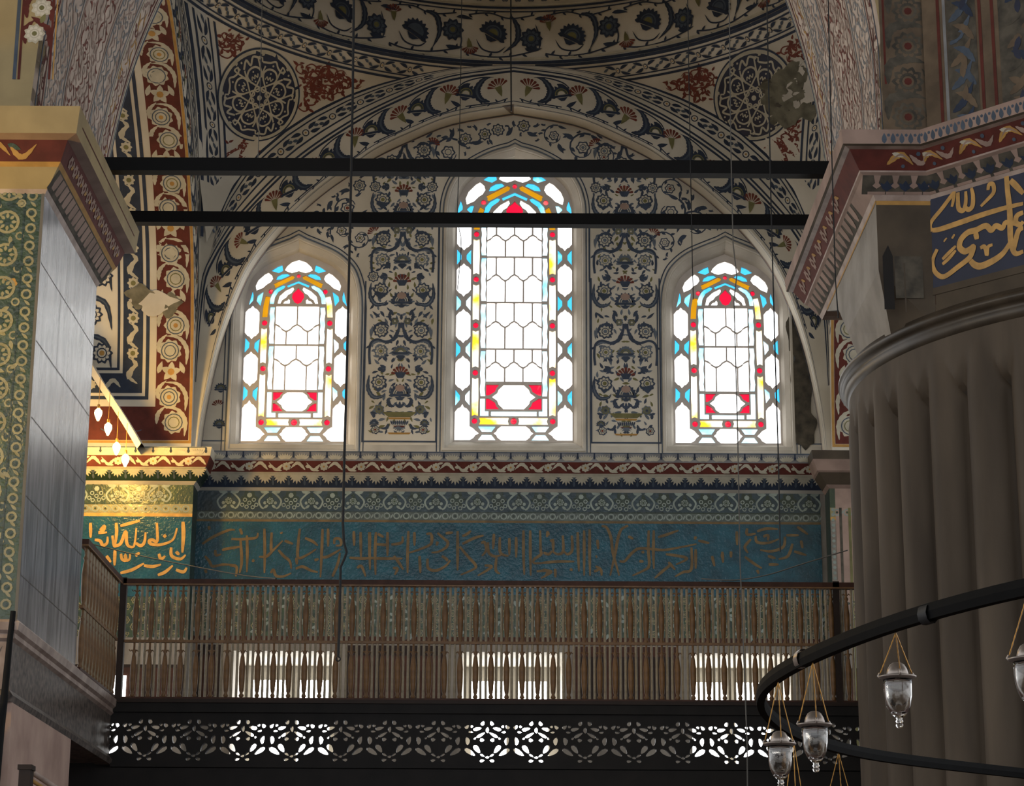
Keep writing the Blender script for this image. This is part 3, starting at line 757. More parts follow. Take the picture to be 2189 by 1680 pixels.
# ------------------------------------------------------------------ tympanum wall
fy = lambda Y: (lambda x, z, h: (x, Y-h, z))
wall = MB(); ft = fy(YT)
wo = lambda xc, zb, big, off: [(xc+u*K, zb+v*KV) for u, v in woutline(big, off)]
plate(wall, [(-3.8, 6.0), (3.8, 6.0), (3.8, 10.7), (-3.8, 10.7)], [wo(*w, .1) for w in WIN], lambda a, b, d: (a, YT+d, b), None, CREAM)
for w in WIN:
    A = wo(*w, .1); Bq = wo(*w, .045); D = wo(*w, .005)
    wall.grid([[(a, YT, b) for a, b in A], [(a, YT+.06, b) for a, b in Bq], [(a, YT+.075, b) for a, b in Bq], [(a, YG+.01, b) for a, b in D]], PLAST, closed=True, smooth=False)
    p = Paint(wall, ft)
    p.stroke(wo(*w, .16), .016, GLARE2, 2, closed=True)
    q = wo(*w, .13)
    rows = [[(a, YT-.001, b) for a, b in wo(*w, .105)], [(a, YT-.02, b) for a, b in wo(*w, .115)], [(a, YT-.02, b) for a, b in wo(*w, .14)], [(a, YT-.001, b) for a, b in wo(*w, .15)]]
    wall.grid(rows, PLAST, closed=True, smooth=False)
    p.stroke(wo(*w, .20), .014, GLARE, 2, closed=True)
# hood ogee above each window
ipE = inpoly([(x, z) for x, z in EF])
TW = [wo(*w, .24) for w in WIN]
ipW = [inpoly(t) for t in TW]
clipT = lambda x, z: ipE(x*1.012, z+.02) and z > 6.32 and not any(t(x, z) for t in ipW)
p = Paint(wall, ft, clipT)

def candel(cu=.00102):
    """one repeat of the painted candelabrum, traced in 1/1000 m, 1040 high"""
    V = lambda c: 1150-c
    p.lotus(0, V(1075), pi/2, 118, GLARE, PALE, GLARE, n=11); p.disc(0, V(1010), 52, PINK, 4, n=12, ry=40)
    p.fan(0, V(862), pi/2, 105, RED, 2, n=7, spread=1.5); p.poly([(-62, V(830)), (62, V(830)), (45, V(870)), (30, V(895)), (-30, V(895)), (-45, V(870))], GLARE, 3)
    p.lotus(0, V(612), pi/2, 98, GLARE2, OLIVE, PALE, n=11); p.poly([(-100, V(600)), (100, V(600)), (70, V(626)), (-70, V(626))], GLARE, 4); p.poly([(0, V(700)), (-52, V(655)), (-30, V(636)), (30, V(636)), (52, V(655))], GLARE, 3)
    p.leaf(0, V(1150), pi/2, 60, 40, GLARE, 2); p.leaf(0, V(230), pi/2, 70, 34, GLARE, 2); p.leaf(0, V(330), pi/2, 80, 20, GLARE, 2)
    for m in (1, -1):
        p.push(0, 0, 0, 1, m)
        p.rosette(232, V(945), 82, GLARE, PALE, OLIVE, 9); p.poly([(150, V(990)), (290, V(960)), (300, V(985)), (240, V(1060)), (180, V(1010))], GLARE, 3)
        p.saz([(340, V(860)), (350, V(1010)), (290, V(1110)), (195, V(1105)), (160, V(1060))], 48, GLARE, GLARE2)
        p.rosette(318, V(790), 62, GLARE, PALE, GLARE2, 8); p.leaf(250, V(795), pi, 60, 50, GLARE, 2); p.leaf(160, V(790), .6, 80, 40, GLARE, 2); p.leaf(160, V(795), -.6, 70, 34, GLARE, 2)
        p.rosette(218, V(590), 74, GLARE2, PALE, OLIVE, 9); p.saz([(130, V(640)), (200, V(640)), (245, V(700))], 42, GLARE); p.leaf(145, V(690), .6, 70, 44, GLARE, 2); p.leaf(95, V(720), 1.9, 60, 28, GLARE, 2)
        p.curve([(335, V(740)), (345, V(620)), (330, V(500)), (260, V(455)), (160, V(480)), (60, V(430)), (25, V(330)), (20, V(260))], 26, GLARE, 2, False)
        p.saz([(330, V(520)), (250, V(470)), (130, V(505))], 40, GLARE2, None); p.saz([(30, V(330)), (70, V(440)), (180, V(510))], 44, GLARE, None)
        p.rosette(222, V(350), 80, GLARE, PALE, GLARE2, 9); p.saz([(130, V(310)), (200, V(265)), (290, V(310)), (285, V(400))], 34, GLARE)
        p.fan(310, V(280), pi/2+-.6, 88, RED, 2, n=6, spread=1.2); p.leaf(315, V(300), -pi/2+.1, 130, 30, GLARE2, 2); p.leaf(340, V(330), -pi/2-.1, 120, 22, GLARE2, 2)
        p.rosette(70, V(245), 42, GLARE2, OLIVE, PALE, 6); p.leaf(110, V(250), 2.6, 80, 50, GLARE, 2); p.leaf(235, V(200), .5, 110, 30, GLARE, 2, bend=.2); p.saz([(90, V(180)), (115, V(130)), (140, V(110))], 34, GLARE)
        p.saz([(110, V(250)), (130, V(180)), (115, V(110))], 34, GLARE); p.leaf(380, V(560), 2.4, 60, 22, GLARE, 2)
        p.pop()
def basket():
    V = lambda c: 1150-c
    p.poly([(-190, V(1290)), (190, V(1290)), (120, V(1345)), (-120, V(1345))], OLIVE, 2); p.poly([(-120, V(1350)), (120, V(1350)), (110, V(1372)), (-110, V(1372))], OCHRE, 2)
    for q in range(-4, 5): p.leaf(q*24, V(1380)-abs(q)*1, -pi/2-q*.1, 60, 18, GLARE, 2)
    p.poly([(-70, V(1445)), (70, V(1445)), (40, V(1462)), (-40, V(1462))], DRED, 2)
    for q in range(-3, 4): p.leaf(0, V(1450), -pi/2+q*.42, 70, 14, GLARE2, 2)
    p.poly([(-130, V(1520)), (130, V(1520)), (110, V(1540)), (-110, V(1540))], OCHRE, 2)
    for q in (-.5, 0, .5): p.leaf(0, V(1245), pi/2-q*1.5, 80, 30, GLARE, 2)
    for m in (1, -1):
        p.push(0, 0, 0, 1, m)
        p.saz([(60, V(1230)), (110, V(1210)), (125, V(1150)), (80, V(1130))], 44, GLARE)
        p.rosette(225, V(1260), 55, GLARE2, OLIVE, GLARE, 7); p.leaf(320, V(1290), pi+.3, 80, 30, GLARE, 2); p.lotus(275, V(1420), pi/2, 52, GLARE, OLIVE, GLARE2); p.rosette(260, V(1490), 48, GLARE, PALE, RED, 7); p.saz([(120, V(1420)), (140, V(1470)), (210, V(1475))], 34, GLARE); p.leaf(280, V(1360), pi/2, 70, 36, GLARE, 2)
        p.pop()
for sx in (-1, 1):
    xa = (xz(778, 700, YT)[0], xz(937, 700, YT)[0]) if sx < 0 else (xz(1262, 700, YT)[0], xz(1412, 700, YT)[0])
    xc = sum(xa)/2
    z0 = zY(947, YT); ztop = 9.85
    p.clip = None
    p.vrect(xa[0], z0, xa[0]+.018, 8.3 if sx < 0 else 8.35, GLARE, 1, 1); p.vrect(xa[1]-.018, z0, xa[1], 8.35 if sx > 0 else 8.3, GLARE, 1, 1)
    inner = xa[1] if sx < 0 else xa[0]; p.vrect(inner-.018, 8.3, inner, 9.0, GLARE, 1); p.rect(xa[0], z0, xa[1], z0+.02, GLARE, 1)
    p.clip = clipT
    s = .00106
    p.push(xc, z0+.51, 0, s); basket(); p.pop()
    for k in range(4): p.push(xc, z0+.5+k*1.125, 0, s); candel(); p.pop()
R9 = random.Random(17)
for sx in (-1, 1):
    xa = (xz(778, 700, YT)[0], xz(937, 700, YT)[0]) if sx < 0 else (xz(1262, 700, YT)[0], xz(1412, 700, YT)[0]); got = []
    for _ in range(2600):
        hx = R9.uniform(.0, .36); z = R9.uniform(zY(947, YT)+.1, 9.8)
        if any(hypot(hx-a, z-b) < .062 for a, b in got): continue
        got.append((hx, z)); a = R9.uniform(0, 6.3); l = R9.uniform(.05, .09); m_ = R9.choice((GLARE, GLARE2, GLARE2, OLIVE))
        for m in (1, -1):
            p.push((xa[0]+xa[1])/2, z, 0, 1, m)
            if p.ok(hx, 0, .03): p.leaf(hx-cos(a)*l/2, -sin(a)*l/2, a, l, l*.4, m_, .4, bend=.25)
            p.pop()
# scroll work above the side windows and under the crown of the arch
R4 = random.Random(5)
used = []
def free(x, z, r): return all(hypot(x-a, z-b) > r+c*.85 for a, b, c in used)
band = [(xz(778, 700, YT)[0]-.0, xz(937, 700, YT)[0]), (xz(1262, 700, YT)[0], xz(1412, 700, YT)[0])]
def inpanel(x, z): return any(a-.06 < x < b+.06 for a, b in band) and z < 9.78
for r in (.19, .14, .1, .07, .045, .032):
    for _ in range({.19: 900, .14: 1800, .1: 3500, .07: 6000, .045: 7000, .032: 9000}[r]):
        x = R4.uniform(-3.4, 3.4); z = R4.uniform(6.4, 10.4)
        if z < 8.0 and abs(x) > 3.0 or inpanel(x, z) or not free(x, z, r*.82) or not p.ok(x, z, r*.95): continue
        used.append((x, z, r))
        if r > .12: p.scroll(x, z, r, R4.uniform(0, 6.3), GLARE, R4.choice((OLIVE, RED, PALE, GLARE2)), R4.choice((1, -1)))
        elif r > .08: p.rosette(x, z, r*.75, GLARE, PALE, R4.choice((OLIVE, RED, GLARE2)), 8); p.leaf(x+r*.5, z-r*.6, R4.uniform(0, 6), r*.9, r*.35, GLARE, 1)
        else:
            a = R4.uniform(0, 6.3); p.leaf(x-cos(a)*r, z-sin(a)*r, a, r*2, r*.8, GLARE, 1, bend=.3); p.leaf(x, z, a+1.2, r*1.2, r*.5, GLARE, 1)
# slim flower panels beyond the side windows
for sx in (-1, 1):
    xl = xz(488 if sx < 0 else 1694, 800, YT)[0]; z0 = zY(947, YT)
    p.clip = None; p.vrect(xl, z0, xl+.016, 8.2, GLARE2, 1); p.rect(min(xl, sx*3.6), z0, max(xl, sx*3.6), z0+.016, GLARE2, 1)
    p.clip = clipT
    x = xl+sx*.1; z = z0+.08; p.clip = lambda a, b: ipE(a*1.004, b+.01)
    p.spray([(x, z), (x+sx*.03, z+.4), (x-sx*.01, z+.8), (x-sx*.0, z+1.1)], .02, GLARE, .09, 1, 12)
    for j, (dz, t) in enumerate(((.12, 0), (.34, 1), (.55, 0), (.78, 2), (1.02, 1), (1.3, 0), (1.55, 2))):
        if t == 0: p.lotus(x+sx*(.0 if j % 2 else -.02), z+dz, pi/2, .075, GLARE, OLIVE, GLARE2)
        elif t == 1: p.fan(x, z+dz, pi/2+.2, .08, RED, 2, n=6)
        else: p.rosette(x, z+dz, .07, GLARE, PALE, OLIVE, 8)
# dark mottled strip near the right foot of the arch
p.clip = ipE
for cx, cz, rx, rz in ((3.36, 7.0, .12, .55), (3.3, 7.7, .1, .3), (3.38, 6.55, .13, .25)):
    p.poly([(cx+rx*(1+.15*sin(5*t))*cos(t), cz+rz*(1+.1*sin(7*t))*sin(t)) for t in [2*pi*i/32 for i in range(32)]], STAIN_SHADE, 8)
# plaster strip under the windows
p.rect(-3.62, 6.0, 3.62, z0-.03, PLAST, 1)
wall_back = wall.build('wall_back')
tag(wall_back, 'painted back wall with navy flower candelabra around three stained glass windows', 'wall', kind='structure')

# ------------------------------------------------------------------ mouldings swept along a plan path
def sweep(mb, path, prof, mats, left=True):
    """prof: [(offset, z)]; offset grows to the left of travel. Returns f(seg) -> fmap(u, v) with u metres along the segment, v = profile index"""
    n = len(path); nor = []
    for i in range(n):
        def sn(a, b): dx, dy = b[0]-a[0], b[1]-a[1]; l = hypot(dx, dy); return (-dy/l, dx/l) if left else (dy/l, -dx/l)
        if i == 0: nor.append(sn(path[0], path[1]))
        elif i == n-1: nor.append(sn(path[-2], path[-1]))
        else:
            a, b = sn(path[i-1], path[i]), sn(path[i], path[i+1]); d = 1+a[0]*b[0]+a[1]*b[1]
            nor.append(((a[0]+b[0])/d, (a[1]+b[1])/d))
    for k in range(len(prof)-1):
        (o0, z0), (o1, z1) = prof[k], prof[k+1]
        mb.grid([[(x+q[0]*o, y+q[1]*o, z) for (x, y), q in zip(path, nor)] for o, z in ((o0, z0), (o1, z1))], mats[k], smooth=False)
    def seg(i):
        a, b = path[i], path[i+1]; L = math.dist(a, b); d = ((b[0]-a[0])/L, (b[1]-a[1])/L); q = (-d[1], d[0]) if left else (d[1], -d[0])
        def f(u, v, h):
            k = max(0, min(len(prof)-2, int(v))); t = v-k; o = prof[k][0]+(prof[k+1][0]-prof[k][0])*t; z = prof[k][1]+(prof[k+1][1]-prof[k][1])*t
            dz, do = prof[k+1][1]-prof[k][1], prof[k+1][0]-prof[k][0]; l = hypot(dz, do) or 1
            return (a[0]+d[0]*u+q[0]*(o+h*abs(dz)/l), a[1]+d[1]*u+q[1]*(o+h*abs(dz)/l), z-h*abs(do)/l)
        return f, L
    return seg

def cornice_paint(mb, seg, i, k0, h0, u0=0, u1=None, warm=False):
    """bands k0 (pale leaf), k0+1 (red scroll), k0+3 (white palmettes on navy); h0 = band heights in metres"""
    f, L = seg(i); u1 = L if u1 is None else u1
    # leaf row
    H = h0[0]; p = Paint(mb, lambda u, v, h: f(u, k0+1-v/H, h)); n = max(1, round((u1-u0)/.19)); st = (u1-u0)/n
    p.rect(u0, H*.9, u1, H, NAVY2, 1, 8)
    for j in range(n):
        c = u0+st*(j+.5)
        for q in range(-3, 4): p.leaf(c+q*st*.06, H*.25, pi/2-q*.28, H*.62, st*.12, PALE, 2)
        p.rect(c-st*.5-.008, H*.35, c-st*.5+.008, H*.95, NAVY, 1); p.disc(c-st*.5, H*.55, .014, NAVY, 2, n=6)
        p.leaf(c-st*.36, H*.9, -pi/2, H*.3, st*.12, NAVY2, 3); p.leaf(c+st*.36, H*.9, -pi/2, H*.3, st*.12, NAVY2, 3)
    # red scroll
    H = h0[1]; p = Paint(mb, lambda u, v, h: f(u, k0+2-v/H, h)); n = max(1, round((u1-u0)/.42)); st = (u1-u0)/n
    for j in range(n):
        c = u0+st*(j+.5); m = 1 if j % 2 else -1
        p.rosette(c, H*.5, H*.3, PALE, PALE, OCHRE, 8); 
        p.saz([(c-st*.5, H*.2), (c-st*.3, H*.75), (c-st*.12, H*.3)], H*.3, PALE, None, 2); p.saz([(c+st*.1, H*.7), (c+st*.28, H*.25), (c+st*.46, H*.8)], H*.28, PALE, None, 2)
        p.leaf(c-st*.2, H*.85, -.3, st*.2, H*.22, PALE, 2); p.leaf(c+st*.12, H*.15, .3, st*.22, H*.22, PALE, 2); p.leaf(c+st*.5, H*.5, pi, st*.16, H*.3, PALE, 2)
    # palmettes hanging from the top of the navy cove
    H = h0[2]; p = Paint(mb, lambda u, v, h: f(u, k0+4-v/H, h)); n = max(1, round((u1-u0)/.18)); st = (u1-u0)/n
    p.rect(u0, H*.86, u1, H, PALE, 1, 8)
    for j in range(n):
        c = u0+st*(j+.5)
        for q in range(-3, 4): p.leaf(c, H*.92, -pi/2+q*.42, H*(.74-.06*abs(q)), st*.16, PALE, 2)
        p.leaf(c+st*.5, H*.1, pi/2, H*.5, st*.16, NAVY2, 2)

def frieze_paint(p, u0, u1, za, zb, zc, st=.47, ph=0):
    """tile frieze: ogee medallions between za and zb, small scroll row between zb and zc (za > zb > zc)"""
    H = za-zb; n = max(1, round((u1-u0)/st)); w = st
    j = 0; u = u0+ph
    while u < u1-.1:
        c = u+w/2
        if c+.12 > u1: break
        for m in (1, -1):
            p.curve([(c+m*.02, za-.01), (c+m*.07, za-H*.2), (c+m*.125, za-H*.5), (c+m*.1, za-H*.8), (c+m*.07, za-H*.88)], .02, TPALE, 2, False)
            p.poly([(c+m*.03, za), (c+m*.12, za), (c+m*.1, za-H*.12), (c+m*.06, za-H*.16)], TPALE, 2)
        p.rosette(c, zb+H*.5, .05, TDARK, TPALE, TGREEN, 7); p.leaf(c, zb+H*.6, pi/2, .08, .05, TDARK, 2)
        for q in (-1, 1): p.disc(c+q*.06, zb+H*.4, .02, TPALE, 2, n=6); p.leaf(c+q*.02, zb+H*.3, -pi/2+q*.9, .07, .03, TPALE, 2)
        c2 = c+w/2
        if c2+.1 < u1:
            p.disc(c2, zb+H*.62, .085, TDARK, 2, n=12, lob=6, amp=.2); p.disc(c2, zb+H*.78, .03, TPALE, 3, n=7)
            for dx, dz in ((-.05, .55), (.05, .55), (0, .4), (-.08, .3), (.08, .3), (-.03, .2), (.04, .18)): p.ring(c2+dx, zb+H*dz, .02, .011, TPALE, 3, 7)
        u += w
    p.rect(u0, zb-.008, u1, zb+.008, TDARK, 1, 6)
    n = int((u1-u0)/.11)
    for j in range(n):
        c = u0+(j+.5)*(u1-u0)/n; zm = (zb+zc)/2; r = (zb-zc)*.34
        p.ring(c, zm, r, .014, TPALE, 2, 8); p.disc(c, zm, r*.4, TGREEN if j % 2 else TDARK, 2, n=6); p.leaf(c+.04, zm-r, 1.1, r*2, .018, TPALE, 2)

GOLD_ROWS = []
def lettering(mb_parent, f, strokes, conv, m, w, name='lettering'):
    mb = MB(); p = Paint(mb, f)
    for st in strokes:
        ww = w
        if isinstance(st[0], (int, float)): ww = w*st[0]; st = st[1:]
        pts = [conv(*q) for q in st]
        if len(pts) == 1: p.disc(pts[0][0], pts[0][1], ww*.75, m, 2, n=4); continue
        c = cat(pts, 5); n = len(c)
        p.stroke(c, [ww*(.55+.55*abs(sin(pi*(.15+.85*i/(n-1))))) for i in range(n)], m, 2)
    o = mb.build(name, mb_parent); return o

# ------------------------------------------------------------------ lower wall
ROW = {k: zY(v, YL) for k, v in dict(top=976, a=996, b=1018, c=1022, d=1046, e=1052, f=1095, g=1113, h=1118, i=1272, j=1362).items()}
low = MB()
def lo_open(x0, x1, z0, z1): return [(x0, z0), (x1, z0), (x1, z1), (x0, z1)]
LW = [(-2.515, 1.15), (.02, 1.12), (2.57, 1.12)]; LZ0, LZ1 = 2.55, 3.9
plate(low, [(-8, -1.6), (8, -1.6), (8, 6.12), (-8, 6.12)], [lo_open(x-w/2, x+w/2, LZ0, LZ1) for x, w in LW], lambda a, b, d: (a, YL+d, b), None, mat('gallery_marble', '#938c82', .5, hex2='#787168', scale=3, stretch=(3, 3, .8), detail=8))
fl = fy(YL); p = Paint(low, fl)
X0, X1 = -3.56, 3.5
p.rect(X0, ROW['f'], X1, ROW['e'], TBLUE, 1, 10); p.rect(X0, ROW['g'], X1, ROW['f'], mat('grey_green_tile', '#5b6560', .4, hex2='#434d4b', scale=9, spec=.5), 1, 10); p.rect(X0, ROW['h'], X1, ROW['g'], GILT2, 1, 10)
frieze_paint(p, X0, X1, ROW['e'], ROW['f'], ROW['g'], ph=.12)
# flower tile dado under the inscription
p.rect(X0, ROW['j'], X1, ROW['i'], TGREEN, 1, 10)
x = X0+.05; k = 0
R6 = random.Random(9)
while x < X1:
    z = ROW['j']+.04; q = 0
    while z < ROW['i']-.03:
        xx = x+(.05 if q % 2 else 0)
        if (k+q) % 2: p.rosette(xx, z, .04, TCREAM, TDARK, TCREAM, 6)
        else: p.leaf(xx-.03, z, R6.uniform(0, 6), .09, .04, TDARK, 2); p.leaf(xx, z, R6.uniform(0, 6), .08, .035, TPALE, 2)
        z += .075; q += 1
    x += .1; k += 1
p.rect(X0, ROW['i'], X1, ROW['i']+.03, OCHRE, 1, 10); p.rect(X0, ROW['j']-.05, X1, ROW['j'], WOODR, 1, 10)
# timber doors and panels between the windows
for xa, xb, m in ((-1.83, -.72, WOODD), (.72, 1.85, WOODR), (-3.5, -3.2, WOODD)):
    p.rect(xa, 3.25, xb, ROW['j']-.1, m, 2); n = max(1, int((xb-xa)/.36))
    for j in range(n):
        c0 = xa+(xb-xa)*j/n+.05; c1 = xa+(xb-xa)*(j+1)/n-.05; p.rect(c0, 3.35, c1, 3.85, WOODR if m is WOODD else WOODD, 3)
lw = low.build('wall_back_lower')
tag(lw, 'lower part of the back wall with tiled frieze and a blue inscription band, behind the gallery screen', 'wall', kind='structure')
# cornice
mb = MB()
prof = [(0, ROW['e']), (.03, ROW['e']), (.035, ROW['d']), (.15, ROW['c']), (.165, ROW['b']), (.175, ROW['b']), (.2, ROW['a']), (.21, ROW['a']), (.22, ROW['top']), (-.2, ROW['top']+.02)]
prof = [(.0, ROW['e']), (.035, ROW['d']), (.13, ROW['c']), (.15, ROW['b']), (.2, ROW['a']), (.215, ROW['top']), (-.2, ROW['top']+.02)]
seg = sweep(mb, [(3.7, YL), (-3.7, YL)], prof, [PLAST, NAVY, PALE, DRED, GREY, PLAST], left=True)
def cornice_on(mb, seg, i, prof, u0=0, u1=None):
    hh = [abs(prof[k+1][1]-prof[k][1]) for k in range(len(prof)-1)]
    f, L = seg(i); u1 = L if u1 is None else u1
    def P(k): H = hypot(prof[k+1][1]-prof[k][1], prof[k+1][0]-prof[k][0]); return Paint(mb, lambda u, v, h: f(u, k+v/H, h)), H
    p, H = P(4); n = max(1, round((u1-u0)/.19)); st = (u1-u0)/n
    p.rect(u0, H*.88, u1, H, NAVY2, 1, 8)
    for j in range(n):
        c = u0+st*(j+.5)
        for q in range(-3, 4): p.leaf(c+q*st*.05, H*.12, pi/2-q*.3, H*.66, st*.13, PALE, 2)
        p.rect(c-st*.5-.009, H*.3, c-st*.5+.009, H*.95, NAVY, 1); p.disc(c-st*.5, H*.5, .016, NAVY, 2, n=6)
    p, H = P(3); n = max(1, round((u1-u0)/.42)); st = (u1-u0)/n
    for j in range(n):
        c = u0+st*(j+.5)
        p.rosette(c, H*.5, H*.34, PALE, PALE, OCHRE, 8)
        p.saz([(c-st*.5, H*.2), (c-st*.3, H*.8), (c-st*.1, H*.3)], H*.3, PALE, None, 2); p.saz([(c+st*.1, H*.7), (c+st*.28, H*.2), (c+st*.47, H*.85)], H*.28, PALE, None, 2)
        p.leaf(c-st*.2, H*.88, -.2, st*.2, H*.2, PALE, 2); p.leaf(c+st*.12, H*.12, .2, st*.22, H*.2, PALE, 2); p.leaf(c+st*.5, H*.5, pi, st*.16, H*.3, PALE, 2)
    p, H = P(1); n = max(1, round((u1-u0)/.18)); st = (u1-u0)/n
    p.rect(u0, H*.88, u1, H, PALE, 1, 8)
    for j in range(n):
        c = u0+st*(j+.5)
        for q in range(-3, 4): p.leaf(c, H*.94, -pi/2+q*.42, H*(.7-.05*abs(q)), st*.17, PALE, 2)
        p.leaf(c+st*.5, H*.15, pi/2, H*.5, st*.16, NAVY2, 2); p.leaf(c+st*.5, H*.6, pi/2, H*.3, st*.2, NAVY2, 2)
cornice_on(mb, seg, 0, prof, .12, 7.3)
o = mb.build('cornice', lw)
# inscription band
mb = MB(); p = Paint(mb, fy(YL-.004)); p.rect(X0, ROW['i'], X1, ROW['h'], TEAL, 1, 12)
ins = mb.build('inscription_band', lw)
S1 = [[(180, 400), (300, 320), (480, 240), (560, 235)], [(255, 190), (262, 235)], [(410, 470), (500, 450), (640, 430)], [(520, 340), (620, 345), (700, 340), (810, 325), (830, 270)], [(620, 220), (645, 290)], [(625, 345), (640, 600), (615, 740)], [(700, 300), (705, 500), (700, 730)],
      [(905, 220), (910, 470), (905, 740)], [(990, 265), (985, 380), (985, 470), (1010, 470), (1120, 360)], [(1000, 480), (930, 545), (840, 550)], [(1140, 360), (1240, 400)], [(1070, 470), (1130, 540), (1200, 600), (1220, 690)], [(1320, 220), (1300, 400), (1300, 560), (1400, 530), (1510, 460)], [(1380, 330), (1470, 370), (1530, 420)],
      [(1585, 225), (1575, 500), (1560, 790)], [(1650, 220), (1650, 430)], [(1720, 400), (1730, 340), (1790, 345), (1800, 410), (1740, 420)], [(1580, 555), (1650, 545), (1800, 460)], [(210, 540), (260, 600), (300, 660), (420, 640), (570, 645)], [(500, 650), (580, 670), (570, 780)], [(980, 740), (1010, 700), (1040, 770), (1120, 780), (1220, 740)], [(1270, 690), (1350, 665), (1450, 710), (1530, 730)], [(1280, 560), (1285, 640)], [(210, 700), (230, 740)], [(330, 470), (340, 530), (400, 520)], [(1490, 590), (1540, 575)], [(1990, 680), (2040, 660), (2090, 780)], [(1950, 250), (1955, 420)], [(2030, 260), (2035, 560)], [(2130, 260), (2140, 700)], [(1900, 560), (2050, 570), (2180, 560)], [(760, 590), (790, 600)], [(1100, 260), (1110, 280)], [(1700, 780), (1760, 640), (1790, 500)]]
S2 = [[(120, 400), (240, 410), (260, 400)], [(310, 405), (400, 395), (440, 370), (440, 310)], [(130, 260), (120, 500), (125, 760)], [(60, 260), (55, 560)], [(150, 280), (220, 320)], [(265, 260), (265, 540)], [(60, 565), (240, 570), (440, 570)], [(340, 540), (400, 620), (450, 700)], [(510, 250), (500, 520), (500, 740)], [(580, 260), (580, 420)], [(720, 285), (770, 280), (785, 350), (760, 410), (620, 470), (520, 500)], [(850, 270), (930, 340), (970, 380), (950, 440), (860, 490), (780, 500)], [(945, 275), (1030, 265)], [(1085, 250), (1085, 500), (1085, 710)], [(1140, 400), (1280, 330), (1390, 300)], [(1140, 310), (1200, 280), (1240, 245)], [(1110, 430), (1200, 540), (1290, 640), (1280, 690), (1120, 760)], [(1360, 390), (1400, 380), (1420, 470), (1370, 540)], [(1440, 380), (1450, 500), (1520, 545), (1590, 530)], [(1510, 280), (1500, 460)], [(1580, 320), (1585, 500), (1680, 540)], [(1690, 330), (1690, 530)], [(1770, 320), (1770, 560)], [(1855, 240), (1855, 500), (1865, 760)], [(1935, 240), (1935, 500), (1940, 770)], [(735, 570), (740, 680), (830, 710), (940, 660), (1000, 590)], [(900, 540), (960, 580), (950, 600)], [(2050, 240), (2055, 460), (2060, 520), (1980, 580), (1990, 625), (2180, 610)], [(2140, 260), (2150, 300)], [(1400, 650), (1480, 660), (1440, 700), (1320, 770)], [(1540, 560), (1530, 700), (1580, 750)], [(640, 540), (650, 740)], [(330, 680), (380, 690), (350, 760)], [(2010, 720), (2120, 710), (2180, 730), (2060, 800)], [(850, 370), (840, 420)]]
S3 = [[(60, 250), (50, 320)], [(120, 340), (125, 490)], [(90, 370), (130, 345)], [(235, 300), (240, 480), (180, 520), (120, 490)], [(340, 300), (345, 470), (290, 520), (245, 480)], [(10, 500), (70, 520), (110, 480)], [(410, 260), (415, 500), (425, 720)], [(485, 240), (485, 500), (485, 770)], [(550, 230), (550, 500), (555, 770)], [(0, 620), (180, 605), (370, 605)], [(640, 350), (650, 460)], [(690, 190), (750, 210), (800, 330), (820, 500), (860, 640), (895, 770)], [(1000, 185), (920, 230), (880, 340), (850, 500), (820, 640), (790, 770)], [(900, 600), (960, 600), (1050, 500), (1150, 450), (1400, 470), (1600, 440), (1800, 400)], [(1820, 360), (1950, 390)], [(1240, 240), (1235, 460), (1245, 650), (1180, 710), (1050, 770)], [(1300, 240), (1295, 480), (1300, 690)], [(1350, 320), (1450, 290), (1590, 240)], [(1440, 520), (1560, 535), (1690, 570), (1560, 640)], [(1470, 610), (1550, 700)], [(1500, 640), (1400, 720), (1310, 800)], [(1790, 310), (1780, 350)], [(1740, 440), (1740, 690), (1640, 730), (1550, 780)], [(1790, 460), (1790, 690)], [(620, 660), (680, 700), (690, 770)], [(600, 720), (660, 700)], [(620, 550), (640, 545)], [(1130, 600), (1180, 605)], [(1165, 480), (1180, 510)], [(1000, 310), (1060, 340)], [(145, 690), (150, 790)], [(0, 700), (60, 720), (20, 790)], [(1980, 540), (2010, 660)], [(2100, 490), (2110, 620)], [(320, 690), (350, 710)]]
S4 = [[(455, 280), (460, 460)], [(590, 240), (590, 320), (700, 310)], [(720, 280), (840, 245), (990, 250)], [(700, 340), (720, 420), (860, 430), (1000, 380)], [(800, 350), (860, 330), (860, 400)], [(1100, 330), (1260, 330)], [(1240, 220), (1380, 320)], [(1080, 350), (1060, 480), (900, 540), (760, 520)], [(1200, 540), (1360, 590)], [(860, 600), (960, 630)], [(560, 610), (680, 700), (780, 760)], [(870, 710), (1000, 710)], [(380, 540), (380, 620)], [(270, 560), (260, 620)], [(720, 780), (740, 830)], [(1180, 440), (1120, 600), (1000, 640)], [(640, 380), (560, 480), (600, 560)], [(1290, 400), (1310, 500)]]
for S, ox, sc in ((S1, 400, 5.4725), (S2, 780, 5.4725), (S3, 1160, 5.4725), (S4, 1500, 6.08)):
    lettering(ins, fy(YL-.006), S, lambda a, b, ox=ox, sc=sc: xz(ox+a/sc, 1090+b/sc, YL), GILT2, .03)

